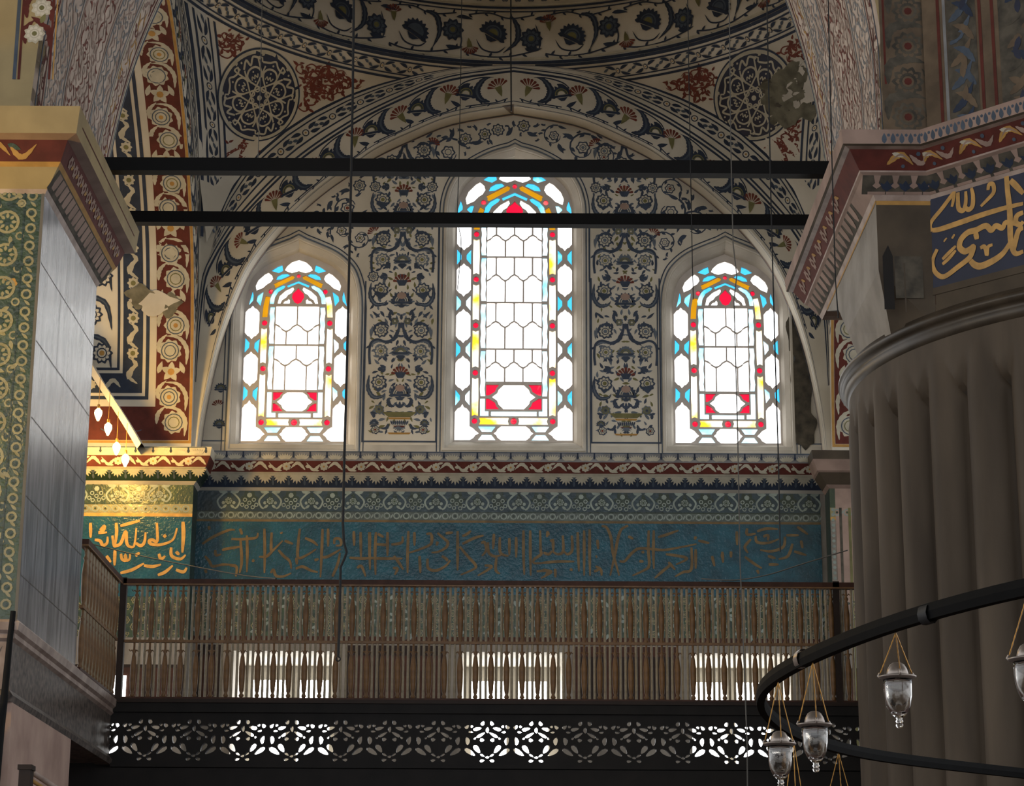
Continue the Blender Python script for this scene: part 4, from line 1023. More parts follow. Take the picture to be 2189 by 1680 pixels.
# lower windows: deep openings, glazing far back in the wall
PN = [((540, 613), (637, 706)), ((1008, 1083), (1102, 1172)), ((1478, 1553), (1570, 1646))]
for i, (x, w) in enumerate(LW):
    e = empty('window_%d' % (i+4), (x, YL, LZ0)); h = LZ1-LZ0; D = 1.2
    mb = MB()
    for a, b in (((-w/2-.02, .002, -.02), (-w/2+.002, D, h)), ((w/2-.002, .002, -.02), (w/2+.02, D, h)), ((-w/2-.02, .001, h-.003), (w/2+.02, D, h+.03)), ((-w/2-.02, .001, -.03), (w/2+.02, D, .003))): mb.box(a, b, PLAST)
    zt_ = zY(1456, YL+D-.06)-LZ0; xs = [[xz(q, 1470, YL+D-.06)[0]-x for q in pr_] for pr_ in PN[i]]
    plate(mb, [(-w/2-.02, -.03), (w/2+.02, -.03), (w/2+.02, h+.03), (-w/2-.02, h+.03)], [[(a, .0), (b, .0), (b, zt_), (a, zt_)] for a, b in xs], lambda a, b, d: (a, D-.06+d, b), .06, PLAST)
    mb.build('window_frame', e)
    mb = MB()
    for a, b in xs: mb.face([(a-.01, D-.02, -.01), (b+.01, D-.02, -.01), (b+.01, D-.02, zt_+.01), (a-.01, D-.02, zt_+.01)], GWL)
    mb.build('clear_glass', e)
    tag(e, ['bright gallery window behind the screen, under the left stained glass window', 'bright gallery window behind the screen, under the tall stained glass window', 'bright gallery window behind the screen, beside the tip of the hoop chandelier'][i], 'window', kind='structure')

# ------------------------------------------------------------------ pilasters
RP = {k: zY(v, YP, 300) for k, v in dict(top=964, a=982, b=1004, c=1007, d=1029, e=1036, f=1077, g=1097, h=1104, i=1275, j=1362).items()}
def pilaster(sg):
    mb = MB(); xe = sg*3.56; xo = sg*7
    mb.box((min(xe, xo), YP, -1.6), (max(xe, xo), YL+.1, RP['top']), mat('gallery_marble', '#9c9488'))
    f = lambda u, z, h: (sg*u, YP-h, z); p = Paint(mb, f); a, b = 3.56, 5.6
    p.rect(a, RP['f'], b, RP['e'], TGREEN, 1, 6); p.rect(a, RP['g'], b, RP['f'], TCREAM, 1, 6); p.rect(a, RP['h'], b, RP['g'], GILT, 1, 6); p.rect(a, RP['j'], b, RP['i'], TGREEN, 1, 6)
    frieze_paint(p, a+.02, b, RP['e'], RP['f'], RP['g'], ph=.12)
    x = a+.05; k = 0
    while x < b:
        z = RP['j']+.04; q = 0
        while z < RP['i']-.03:
            if (k+q) % 2: p.rosette(x, z, .04, TCREAM, TDARK, TCREAM, 6)
            else: p.leaf(x-.03, z, R6.uniform(0, 6), .09, .04, TDARK, 2)
            z += .075; q += 1
        x += .09; k += 1
    p.rect(a, 3.2, b, RP['j']-.3, WOODD, 1)
    for j in range(5): p.rect(a+.06+.4*j, 3.25, a+.36+.4*j, 3.65, WOODR, 2)
    # side return in blue and white tile
    s = Paint(mb, lambda y, z, h: (xe-sg*h, y, z)); s.rect(YP, RP['j'], YL, RP['e'], TDARK, 1)
    if sg > 0:
        p.rect(a+.06, RP['j'], b, RP['e'], PINK, 2); 
        for j in range(4): p.vrect(a+.1+.1*j, 2.0, a+.13+.1*j, RP['f'], OLIVE if j % 2 else STAIN_SHADE, 3)
        for j in range(24): p.disc(a+.03, RP['j']+.06*j+.1, .02, TPALE, 3, n=6)
    o = mb.build('pilaster')
    tag(o, 'lamp-lit pilaster with gilded cornice and blue inscription left of the back wall' if sg < 0 else 'dark pilaster at the right end of the back wall, half hidden by the fluted column', 'pilaster', kind='structure')
    mb = MB(); pr = [(.0, RP['e']), (.035, RP['d']), (.13, RP['c']), (.15, RP['b']), (.2, RP['a']), (.215, RP['top']), (-.3, RP['top']+.02)]
    path = [(xe, YL), (xe, YP), (xo, YP)]
    ms = [PLAST, TDARK if sg < 0 else STAIN_SHADE, PALE, DRED, PALE, PLAST] if sg < 0 else [PINK, DSTONE, PINK, PINK, DSTONE, PINK]
    seg = sweep(mb, path, pr, ms, left=sg < 0)
    if sg < 0: cornice_on(mb, seg, 1, pr, -.15, 2.2)
    mb.build('cornice', o)
    if sg < 0:
        mb = MB(); q = Paint(mb, lambda u, z, h: (sg*u, YP-.004-h, z)); q.rect(a, RP['i'], b, RP['h'], TEAL, 1, 6); b_ = mb.build('inscription_band', o)
        SP = [[1.2, (925, 680), (930, 800), (920, 970)], [(60, 690), (62, 830)], [(300, 690), (305, 780), (290, 900)], [(265, 810), (280, 900), (300, 905), (345, 880), (390, 770), (400, 880), (430, 915), (470, 900), (490, 740)], [(485, 880), (530, 905), (565, 870), (575, 780)], [(680, 690), (685, 860), (640, 850), (610, 860), (630, 890), (720, 895), (830, 850), (870, 740)], [(755, 815)], [(100, 850), (150, 860), (175, 900), (215, 880), (220, 820)], [(340, 720), (430, 695), (525, 670)], [(150, 760), (190, 720), (180, 760), (140, 785), (215, 780)], [(345, 980), (355, 1030), (390, 1040), (385, 990), (395, 1040), (425, 1030), (430, 980)], [(290, 940), (285, 1090)], [(815, 920), (820, 1000), (900, 1030), (950, 990)], [(340, 1160), (450, 1130), (560, 1070)], [(690, 1180), (760, 1150), (830, 1090)], [(860, 960), (890, 990)], [(560, 1090), (640, 1100), (720, 1080)], [(860, 1130), (930, 1150), (960, 1110)], [(700, 980), (720, 1030), (760, 1000)], [(210, 1000), (250, 1060)], [(480, 1000), (520, 970)]]
        lettering(b_, lambda u, z, h: (u, YP-.006-h, z), SP, lambda c, d: xz(180+c/4.378, 960+d/4.378, YP), GILT, .034)
        mb = MB(); mb.face([(-4.5, YP-.02, 2.62), (-4.2, YP-.02, 2.62), (-4.2, YP-.02, 3.56), (-4.5, YP-.02, 3.56)], GW); w = mb.build('side_light', o)
    return o
pilaster(-1); pilaster(1)

# ------------------------------------------------------------------ gallery: slab, pierced parapet, wooden screen
YS = 18.2; XS = -3.2; ZP0, ZP1 = 1.93, 2.444
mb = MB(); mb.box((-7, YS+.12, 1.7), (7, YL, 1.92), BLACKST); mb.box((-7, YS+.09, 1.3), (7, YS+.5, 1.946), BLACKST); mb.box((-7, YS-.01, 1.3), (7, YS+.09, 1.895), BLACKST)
tag(mb.build('gallery_floor'), 'dark edge of the gallery floor under the pierced parapet', 'gallery floor', kind='structure')

parapet = empty('parapet', (0, YS, ZP0))
XR = 3.3; XL = -3.32
holes = []
def ell(cx, cz, a, b, ang, n=10):
    return [(cx+a*cos(t)*cos(ang)-b*sin(t)*sin(ang)*(1+.35*cos(t)), cz+a*cos(t)*sin(ang)+b*sin(t)*cos(ang)*(1+.35*cos(t))) for t in [2*pi*i/n for i in range(n)]]
PX = 1/5.4725/260.0            # crop unit -> metres at the parapet
xu = xz(309.5, 1580, YS)[0]; per = 102.2/260.0
half = [(52, 292, 26, 18, 1.2), (112, 358, 44, 20, .25), (72, 428, 52, 17, .55), (140, 468, 24, 16, 1.0), (57, 488, 22, 20, 0), (116, 595, 50, 24, -.95), (52, 668, 34, 15, -.6), (55, 730, 24, 16, .2), (187, 395, 24, 13, -.1), (222, 500, 22, 40, .12), (196, 630, 62, 24, -.6), (232, 335, 26, 18, .9), (176, 330, 16, 15, 0)]
cent = [(0, 372, 16, 30, 0), (0, 690, 20, 14, 0)]
k = -1
while xu+k*per < XR-.2:
    c = xu+k*per
    for m in (1, -1):
        for (x, v, a, b, g) in half:
            X = c+m*x*PX
            if X < XL+.06 or X > XR-.04: continue
            holes.append(ell(X, zY(1490+v/5.4725, YS, 700), a*PX*1.18, b*PX*1.2, (-g if m > 0 else pi+g)))
    for x, v, a, b, g in cent: 
        if c > XS+.1: holes.append(ell(c, zY(1490+v/5.4725, YS, 700), a*PX*1.2, b*PX*1.2, 0))
    k += 1
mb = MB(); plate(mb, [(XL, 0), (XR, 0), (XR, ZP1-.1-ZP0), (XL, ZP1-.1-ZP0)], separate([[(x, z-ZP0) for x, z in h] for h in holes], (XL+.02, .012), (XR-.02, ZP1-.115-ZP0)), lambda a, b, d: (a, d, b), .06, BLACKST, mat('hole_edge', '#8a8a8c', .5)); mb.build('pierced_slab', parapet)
mb = MB(); mb.box((XS, -.03, ZP1-.105-ZP0), (XR, .1, ZP1-.02-ZP0), BLACKST); mb.box((XS, -.05, ZP1-.03-ZP0), (XR, .12, ZP1-ZP0), WOODD); mb.box((XS, -.03, -.03), (XR, .08, .0), BLACKST); mb.build('coping', parapet)
tag(parapet, 'dark stone parapet pierced with a star pattern, daylight showing through', 'parapet')

def baluster_mesh(z0, zm, z1, x=0, rr=.024):
    mb = MB(); A = []
    def seg(a, b, w):
        h = b-a
        return [(w*.5, a), (w*.9, a+.03*h), (w*.5, a+.08*h), (w*.75, a+.12*h), (w*1.0, a+.3*h), (w*1.05, a+.55*h), (w*.7, a+.72*h), (w*.45, a+.78*h), (w*.8, a+.82*h), (w*.4, a+.86*h), (w*.4, b-.02*h), (w*.7, b)]
    mb.lathe((0, 0, 0), seg(z0, zm, rr)+seg(zm, z1, rr), WOODG, 8)
    return mb
def bracket(mb, z, d, ax):
    for sg in (1, -1):
        pts = [(sg*.012, z-.035), (sg*.02, z-.02), (sg*.03, z-.03), (sg*d, z-.015)]
        mb.tube([(a, 0, b) if ax == 'x' else (0, a, b) for a, b in cat(pts, 3)], .004, WOODG, 4)
def screen(name, x0, x1, fixed, axis, z0, z1, label, posts):
    """axis 'x': runs along x at y = fixed; axis 'y': runs along y at x = fixed"""
    loc = (x0, fixed, z0) if axis == 'x' else (fixed, x0, z0)
    e = empty(name, loc); L = x1-x0; H = z1-z0; zm = H*.48
    def at(a): return (a, 0, 0) if axis == 'x' else (0, a, 0)
    def bx(a0, a1, b0, b1, c0, c1, m):
        mb.box((a0, b0, c0) if axis == 'x' else (b0, a0, c0), (a1, b1, c1) if axis == 'x' else (b1, a1, c1), m)
    mb = MB(); bx(0, L, -.03, .03, H-.04, H, WOODR); bx(0, L, -.036, .03, H-.052, H-.04, WOODG); mb.build('top_rail', e)
    mb = MB(); bx(0, L, -.015, .015, zm-.01, zm+.012, WOODG); mb.build('middle_rail', e)
    mb = MB(); bx(0, L, -.02, .02, 0, .02, WOODR); mb.build('bottom_rail', e)
    per = .1262; n = int(L/per); off = (L-n*per)/2
    mb = baluster_mesh(.02, zm, H-.05); bracket(mb, zm-.05, .042, axis); bracket(mb, H-.07, .042, axis); b = mb.build('baluster', e); first = True
    mb = MB(); mb.lathe((0, 0, 0), [(.011, .02), (.011, zm), (.011, H-.05)], WOODP, 6); t = mb.build('thin_bar', e); tf = True
    for i in range(n):
        a = off+per*(i+.5)
        if first: o = b; first = False
        else: o = b.copy(); C.objects.link(o)
        o.location = at(a)
        for q in (1, 2):
            if i == n-1: break
            if tf: o = t; tf = False
            else: o = t.copy(); C.objects.link(o)
            o.location = at(a+per*q/3)
    for a in posts:
        mb = MB(); bx(a-.026, a+.026, -.03, .03, 0, H+.01, WOODD); o = mb.build('post', e)
    return tag(e, label, 'lattice screen')
screen('lattice_screen', XS+.03, 2.98, YS+.02, 'x', ZP1, 3.43, 'long gilded wooden baluster screen along the gallery in front of the windows', (0.0, 5.83))
screen('lattice_screen', 16.6, YS-.06, XS, 'y', ZP1, 3.43, 'short gilded wooden baluster screen running back from the grey marble pier', ())

# ------------------------------------------------------------------ marble band along the left gallery edge
mb = MB()
sweep(mb, [(-7, 14.46), (-3.22, 14.46), (-3.22, 18.22)], [(-.1, 1.92), (.02, 1.92), (.03, 1.96), (.0, 2.0), (.0, 2.31), (.02, 2.33), (.02, 2.36), (.04, 2.38), (.05, 2.43), (.03, 2.45), (-.2, 2.45)], [SPECK, SPECK, SPECK, SPECK, PMOULD, PMOULD, PMOULD, PMOULD, PMOULD, PMOULD], left=False)
p = Paint(mb, lambda u, z, h: (u, 14.458-h, z)); p.rect(-7, 2.0, -3.22, 2.31, PMOULD, 1)
for k in range(12): p.curve([(-3.3-.06*k, 2.05+.02*(k % 3)), (-3.33-.06*k, 2.16), (-3.28-.06*k, 2.28)], .012, SPECK, 2)
mb.box((-7, 14.5, 1.93), (-3.25, 18.2, 2.3), SPECK)
tag(mb.build('trim_1'), 'speckled marble band with pink mouldings running back below the grey pier', 'stone band', kind='structure')

# ------------------------------------------------------------------ left pier
pier = empty('pier', (-4.5, 15.5, -1.6)); pl = (-4.5, 15.5, -1.6)
def part(mb, name, parent):
    o = mb.build(name, parent); o.matrix_parent_inverse = Matrix.Translation(Vector(parent.location)).inverted(); return o
PY0, PY1 = 14.48, 16.5; ZC = 5.43
mb = MB(); mb.box((-7, PY0, -1.6), (XS, PY1, 1.95), PWALL); part(mb, 'base', pier)
mb = MB(); mb.box((-7, PY0, 2.4), (XS, PY1, ZC+.3), MARBLE)
p = Paint(mb, lambda y, z, h: (XS+h, y, z))
for z in (2.75, 3.28, 3.82, 4.35, 4.9): p.rect(PY0+.02, z, PY1-.02, z+.006, JOINT, 1)
for j, (y, a, b) in enumerate(((15.1, 2.4, 2.75), (15.9, 2.4, 2.75), (14.9, 2.75, 3.28), (15.6, 2.75, 3.28), (16.1, 2.75, 3.28), (15.3, 3.28, 3.82), (15.9, 3.82, 4.35), (15.2, 4.35, 4.9))): p.vrect(y, a, y+.006, b, JOINT, 1)
part(mb, 'marble_shaft', pier)
# tiled front
mb = MB(); f = fy(PY0-.004); p = Paint(mb, f); p.rect(-7, 2.45, XS-.015, ZC, TGREEN, 0)
p.vrect(XS-.02, 2.45, XS, ZC, JOINT, 1)
z = 2.5; k = 0
while z < ZC:
    # edge border of small rings, then large flower roundels
    for j in range(2): p.ring(XS-.08, z+.055+.11*j, .03, .016, TCREAM, 2, 9); p.disc(XS-.08, z+.055+.11*j, .012, TDARK, 2, n=6); p.leaf(XS-.05, z+.1+.11*j, 2.4, .06, .02, TCREAM, 2)
    for c, r in [(XS-.24-.22*i, .075) for i in range(10)]:
        p.ring(c, z+.1, r, .02, TCREAM, 2, 14); p.disc(c, z+.1, r*.72, TGREEN, 2, n=10); 
        for q in range(8): p.leaf(c+cos(q*pi/4)*r*.35, z+.1+sin(q*pi/4)*r*.35, q*pi/4, r*.55, r*.3, TCREAM, 3)
        p.disc(c, z+.1, r*.32, TDARK, 4, n=8)
        for q in range(5): p.leaf(c+R6.uniform(-.1, .1), z+R6.choice((.0, .2)), R6.uniform(0, 6), .07, .03, R6.choice((TCREAM, TDARK)), 2)
    for i in range(9): p.ring(XS-.35-.22*i, z+.01, .03, .015, TCREAM, 2, 8)
    p.ring(XS-.15, z+.0, .025, .013, TCREAM, 2, 8)
    z += .235; k += 1
for k in range(110): p.disc(XS-.16-R6.random()*2.1, 2.5+R6.random()*2.9, .018, R6.choice((TCREAM, TDARK, OCHRE)), 2, n=6)
p.vrect(XS-.137, 2.45, XS-.125, ZC, TDARK, 2)
part(mb, 'tiled_front', pier)
# capital
CZ = [5.40, 5.47, 5.60, 5.63, 5.75, 5.93]
pr = [(.0, 5.38), (.02, 5.42), (.1, 5.55), (.12, 5.58), (.17, 5.72), (.24, 5.74), (.26, 5.93), (-.3, 5.95)]
mb = MB(); path = [(-7, PY0), (XS, PY0), (XS, PY1), (-7, PY1)]
seg = sweep(mb, path, pr, [PMOULD, mat('yellowed_plaster', '#a8956c'), OCHRE, DRED, PINK, mat('yellowed_plaster', '#a8956c'), PINK], left=False)
f, L = seg(0); p = Paint(mb, f)
u = L-.4-.38*7
while u < L-.3:
    p.saz([(u, 3.2), (u+.1, 3.8), (u+.2, 3.3)], .3, OCHRE, None, 2) if False else None
    q = Paint(mb, lambda a, v, h: f(a, 3+v/.15, h)); q.saz([(u, .03), (u+.09, .12), (u+.18, .04)], .04, OCHRE, None, 2); q.leaf(u+.16, .12, -.4, .1, .04, TGREEN, 2); q.saz([(u+.18, .1), (u+.26, .03), (u+.36, .12)], .04, OCHRE, None, 2); u += .38
f1, L1 = seg(1)
q = Paint(mb, lambda a, v, h: f1(a, 1+v/.15, h)); q.rect(-.05, 0, L1+.05, .15, STAIN_SHADE, 1, 6)
n = 17
for j in range(n):
    c = L1*(j+.5)/n; q.poly([(c-.048, .14), (c+.048, .14), (c+.05, .07), (c+.035, .03), (c-.035, .03), (c-.05, .07)], PINK, 2)
q = Paint(mb, lambda a, v, h: f1(a, 3+v/.15, h))
for j in range(12):
    c = L1*(j+.5)/12; q.disc(c, .075, .045, PINK, 2, lob=6); q.disc(c, .075, .018, DRED, 3, n=6); q.leaf(c+.05, .05, .6, .08, .035, OCHRE, 2); q.leaf(c+.05, .11, -.5, .08, .03, PINK, 2)
q = Paint(mb, lambda a, v, h: f1(a, 5+v/.19, h)); q.rect(-.1, .09, L1+.1, .1, DRED, 1, 4)
part(mb, 'capital', pier)
tag(pier, 'square pier on the left with green flower tiles in front and grey marble on its side', 'pier', kind='structure')
# drain pipe on its corner
mb = MB(); mb.tube([(-3.215, 14.415, 2.5), (-3.225, 14.41, 2.3), (-3.235, 14.4, 1.9), (-3.27, 14.39, 1.75), (-3.285, 14.38, 1.2), (-3.29, 14.38, -1.6)], [.018, .02, .024, .055, .06, .06], IRON, 8)
tag(mb.build('drain_pipe'), 'black pipe running down the corner of the left pier', 'pipe')
mb = MB(); a = atY(45, 1636, 13.9); mb.box((a.x, 13.85, -1.6), (a.x+.07, 13.95, a.z), WOODD); mb.box((a.x-.008, 13.84, a.z-.03), (a.x+.078, 13.96, a.z), WOODD)
tag(mb.build('wooden_post'), 'dark wooden post top at the lower left corner', 'post')
mb = MB(); a = atY(68, 1650, 14.0); b = atX(125, 1688, a.x+.0) if False else atY(128, 1690, 14.3)
e_ = a+(b-a)*((-1.55-a.z)/(b.z-a.z)); mb.tube([a, b, e_], .02, PMOULD, 6); mb.tube([a+Vector((0, 0, -.05)), b+Vector((0, 0, -.05)), e_+Vector((0, 0, -.05))], .014, OCHRE, 6)
tag(mb.build('handrail'), 'pale sloping handrail running down from the dark post', 'handrail')

# ------------------------------------------------------------------ front arch between the piers
FY0, FY1 = 14.75, 17.54
LFT = [(-x, z) for x, z in EH[::-1]]; RGT = [(x*.74, z) for x, z in EH[1:]]
FA = [(-3.42, 5.9)]+[(x*.955, z) for x, z in LFT if z > 6.6]+RGT[:[i for i, q in enumerate(RGT) if q[1] > 6.6][-1]+1]+[(2.62, 5.9)]
FS, FL = resample(FA, 121)
def ff(s, y, h):
    i = max(0, min(119.999, s/FL*120)); k = int(i); t = i-k; a, b = FS[k], FS[k+1]; nx, nz = b[1]-a[1], -(b[0]-a[0]); l = hypot(nx, nz)
    return (a[0]+(b[0]-a[0])*t+nx/l*h, y, a[1]+(b[1]-a[1])*t+nz/l*h)
mb = MB()
mb.grid([[ff(FL*i/120, FY0+(FY1-FY0)*j/8, 0) for j in range(9)] for i in range(121)], LACE)
p = Paint(mb, ff)
def arc(y0, y1, m, h=1): p.rect(0, y0, FL, y1, m, h, 100)
for y, m in ((FY0+.12, NAVY2), (FY0+.3, DRED), (FY0+.36, GREY), (FY0+.9, GREY), (FY0+.96, PINK), (FY1-1.0, PINK), (FY1-.95, GREY), (FY1-.5, GREY), (FY1-.44, PALE), (FY1-.14, DRED), (FY1-.08, PALE), (FY1-.04, NAVY2)): arc(y, y+.025, m, 2)
R7 = random.Random(21)
s = .1
while s < FL:
    for y0, y1, mm in ((FY0+.12, FY0+.3, (PINK, DRED)), (FY0+.36, FY0+.9, (GREY, GREY, PINK)), (FY0+.96, FY1-1.0, (RED, PINK, RED, PINK)), (FY1-.95, FY1-.5, (GREY, GREY, PINK)), (FY1-.44, FY1-.14, (PINK, RED, OCHRE))):
        y = y0+.06
        while y < y1-.03:
            m = R7.choice(mm); a = R7.uniform(0, 6.3); k = R7.random()
            if k < .5: p.saz([(s+.07*cos(a), y+.05*sin(a)), (s+.03*cos(a+1.6), y+.03*sin(a+1.6)), (s-.07*cos(a), y-.05*sin(a))], .026, m, None, 2)
            elif k < .8: p.curve([(s-.05, y-.03), (s, y+.03), (s+.05, y-.02)], .014, m, 2)
            else: p.ring(s, y, .03, .014, m, 2, 8)
            y += .085
    s += .085
o = mb.build('front_arch')
tag(o, 'great front arch with faded pink and blue lacework on its underside', 'arch', kind='structure')
# its front wall
mb = MB(); fa = FY0
plate(mb, [(-9, 5.9), (-9, 13.5), (9, 13.5), (9, 5.9)]+[(x, z) for x, z in FA[::-1]], [], lambda a, b, d: (a, fa+d, b), .25, mat('yellowed_plaster', '#a8956c', .85, hex2='#8d7b58', scale=4, detail=8))
p = Paint(mb, fy(fa)); x = -3.44
p.rect(2.6, 5.95, 3.2, 9, SHADED, 1)  # ground right of the arch painted darker for the shade there
for a, b, m in ((-3.29, -3.272, DRED), (-3.505, -3.487, DRED), (-3.54, -3.515, NAVY2), (-3.26, -3.25, OCHRE), (2.62, 2.635, DRED)): p.vrect(a, 6.35, b, 9, m, 2)
for k in range(9):
    z = 6.55+k*.22
    z = 6.7+k*.2; c = -3.385
    p.rosette(c+(.02 if k % 2 else -.02), z, .07, PALE, CREAM, OLIVE, 9); p.saz([(c+.09, z-.1), (c+.08, z+.03), (c-.03, z+.1)], .05, DRED, None, 2); p.saz([(c-.08, z-.08), (c-.09, z+.03), (c-.02, z+.11)], .045, DRED, None, 2); p.leaf(c+.02, z+.08, 1.2, .08, .04, OLIVE, 3); p.leaf(c+.05, z+.07, 2.6, .12, .04, DRED, 2)
# right hand side: flower column and arabesque panels, colours darkened to paint in shade
for k in range(9):
    z = 6.1+k*.27; c = 2.775+.01*k
    p.rosette(c, z, .105, STAIN_SHADE, SHADED, DRED, 10); p.ring(c, z, .055, .018, STAIN_SHADE, 5, 10); p.saz([(c-.14, z-.02), (c-.12, z+.13), (c+.02, z+.17), (c+.13, z+.14)], .07, STAIN_SHADE, None, 2); p.saz([(c+.14, z-.1), (c+.15, z), (c+.1, z+.1)], .045, STAIN_SHADE, None, 2)
wf = mb.build('wall_front'); tag(wf, 'upper wall above the front arch with painted flower columns', 'wall', kind='structure')

# ------------------------------------------------------------------ fluted column with its block and capital
CX, CY, CR = 4.92, 15.7, 2.5
col = empty('column', (CX, CY, -1.6))
ZR = zY(800, CY, 1800)              # collar height
mb = MB(); nr = 42; per_ = 14; rows = []
zs = [-1.6, 0, 1.5, 3.0, 3.6, 3.8, 3.88, 3.94, 4.0, 4.05, 4.1, 4.15, 4.2, 4.25, 4.3, 4.36]
for z in zs:
    r_ = []
    for i in range(nr*per_):
        a = 2*pi*i/(nr*per_)+.02; t = (i/per_) % 1; w = abs(sin(pi*t)); dep = .17*(1-w**.6)
        ztop = 3.95+.27*w
        k = max(0, min(1, (z-ztop)/.06)); rr = (CR-.03-dep)*(1-k)+(CR-.045)*k
        r_.append((CX+rr*cos(a), CY+rr*sin(a), z))
    rows.append(r_)
mb.grid(rows, COLST, closed=True); part(mb, 'fluted_shaft', col)
mb = MB(); mb.lathe((CX, CY, 0), [(CR-.1, 4.33), (CR-.04, 4.36), (CR-.01, 4.42), (CR-.03, 4.44), (CR+.01, 4.455), (CR+.03, 4.48), (CR+.03, 4.5), (CR+.0, 4.52), (CR-.02, 4.53), (CR-.02, 4.55), (CR-.3, 4.57)], mat('collar_stone', '#463d31', .42, hex2='#342d24', scale=5, spec=.4), 160); part(mb, 'collar', col)
# polygonal block above the collar
BX, BY = 2.49, 14.55; CXX = 2.87; DXX = 5.6
plan = [(BX, 17.3), (BX, BY), (CXX, BY), (DXX, BY-(DXX-CXX)), (8, 11.8), (8, 17.3)]
mb = MB(); far = [(DXX, BY-(DXX-CXX)), (8, 11.8)]
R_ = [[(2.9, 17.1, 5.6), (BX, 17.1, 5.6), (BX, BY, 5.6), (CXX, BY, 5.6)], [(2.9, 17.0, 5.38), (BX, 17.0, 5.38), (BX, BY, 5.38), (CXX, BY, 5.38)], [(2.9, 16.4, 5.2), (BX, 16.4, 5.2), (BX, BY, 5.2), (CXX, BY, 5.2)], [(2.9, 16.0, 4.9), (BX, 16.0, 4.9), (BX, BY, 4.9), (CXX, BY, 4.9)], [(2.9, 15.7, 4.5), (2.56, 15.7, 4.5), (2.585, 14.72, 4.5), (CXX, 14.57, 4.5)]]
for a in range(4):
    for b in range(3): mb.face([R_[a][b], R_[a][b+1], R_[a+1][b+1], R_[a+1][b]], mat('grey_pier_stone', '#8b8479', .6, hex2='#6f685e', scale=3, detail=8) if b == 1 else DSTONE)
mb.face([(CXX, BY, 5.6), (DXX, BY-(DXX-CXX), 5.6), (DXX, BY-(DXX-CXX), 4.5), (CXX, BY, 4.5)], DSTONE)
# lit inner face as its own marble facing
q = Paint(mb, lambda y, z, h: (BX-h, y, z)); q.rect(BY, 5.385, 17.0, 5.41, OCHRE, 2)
# niche on the front face, its recess shade painted flat
q = Paint(mb, fy(BY)); w = CXX-BX
q.rect(BX, 5.37, CXX, 5.4, OCHRE, 1); q.poly([(BX+.03, 4.62), (BX+.03, 5.0), (BX+.07, 5.08), (BX+.1, 5.0), (BX+.1, 4.62)], BLACKST, 1); q.rect(BX+.11, 4.7, CXX-.08, 5.0, STAIN_SHADE, 1); q.rect(BX+.17, 4.6, BX+.18, 4.95, COLST, 2)
part(mb, 'block', col)
# upper pier above the capital
D45 = Vector((1, -1, 0)).normalized(); N45 = Vector((-1, -1, 0)).normalized()
def f45(u, z, h): v = Vector((CXX, BY, z))+D45*u+N45*h; return (v.x, v.y, v.z)
mb = MB(); mb.prism([(2.66, 17.2), (2.66, 14.62), (2.92, 14.62), (5.6, 14.62-2.68), (8, 11.9), (8, 17.2)], 5.7, 9.5, LACE) if False else None
def g45(u, z, h): v = Vector((2.9, 14.72, z))+D45*u+N45*h; return (v.x, v.y, v.z)
mb.face([g45(0, 5.8, 0), g45(3.6, 5.8, 0), g45(3.6, 10, 0), g45(0, 10, 0)], SHADED); mb.face([g45(0, 5.8, -.2), g45(3.6, 5.8, -.2), g45(3.6, 10, -.2), g45(0, 10, -.2)], DSTONE)
p = Paint(mb, g45)
for a, m in ((.12, DRED), (.17, GREY), (.46, DRED), (.56, DRED), (.98, DRED), (1.08, DRED)): p.vrect(a, 5.85, a+.025, 9, m, 2)
for a, b, m in ((.2, .44, STAIN_SHADE), (.62, .95, STAIN_SHADE)): p.vrect(a, 5.85, b, 9, m, 1)
for k in range(16):
    z = 5.95+k*.17
    for c, ms in ((.32, (SHADED, NAVY, NAVY2)), (.78, (SHADED, NAVY, STAIN_SHADE))):
        p.saz([(c-.1, z-.06), (c+.0, z+.0), (c+.08, z+.12)], .06, R7.choice(ms), None, 3); p.saz([(c+.1, z-.08), (c+.02, z+.03), (c-.07, z+.08)], .05, R7.choice(ms), None, 3); p.leaf(c, z, R7.uniform(0, 6), .12, .05, R7.choice((STAIN_SHADE, SHADED, TNAVY)), 4)
part(mb, 'upper_pier', col)
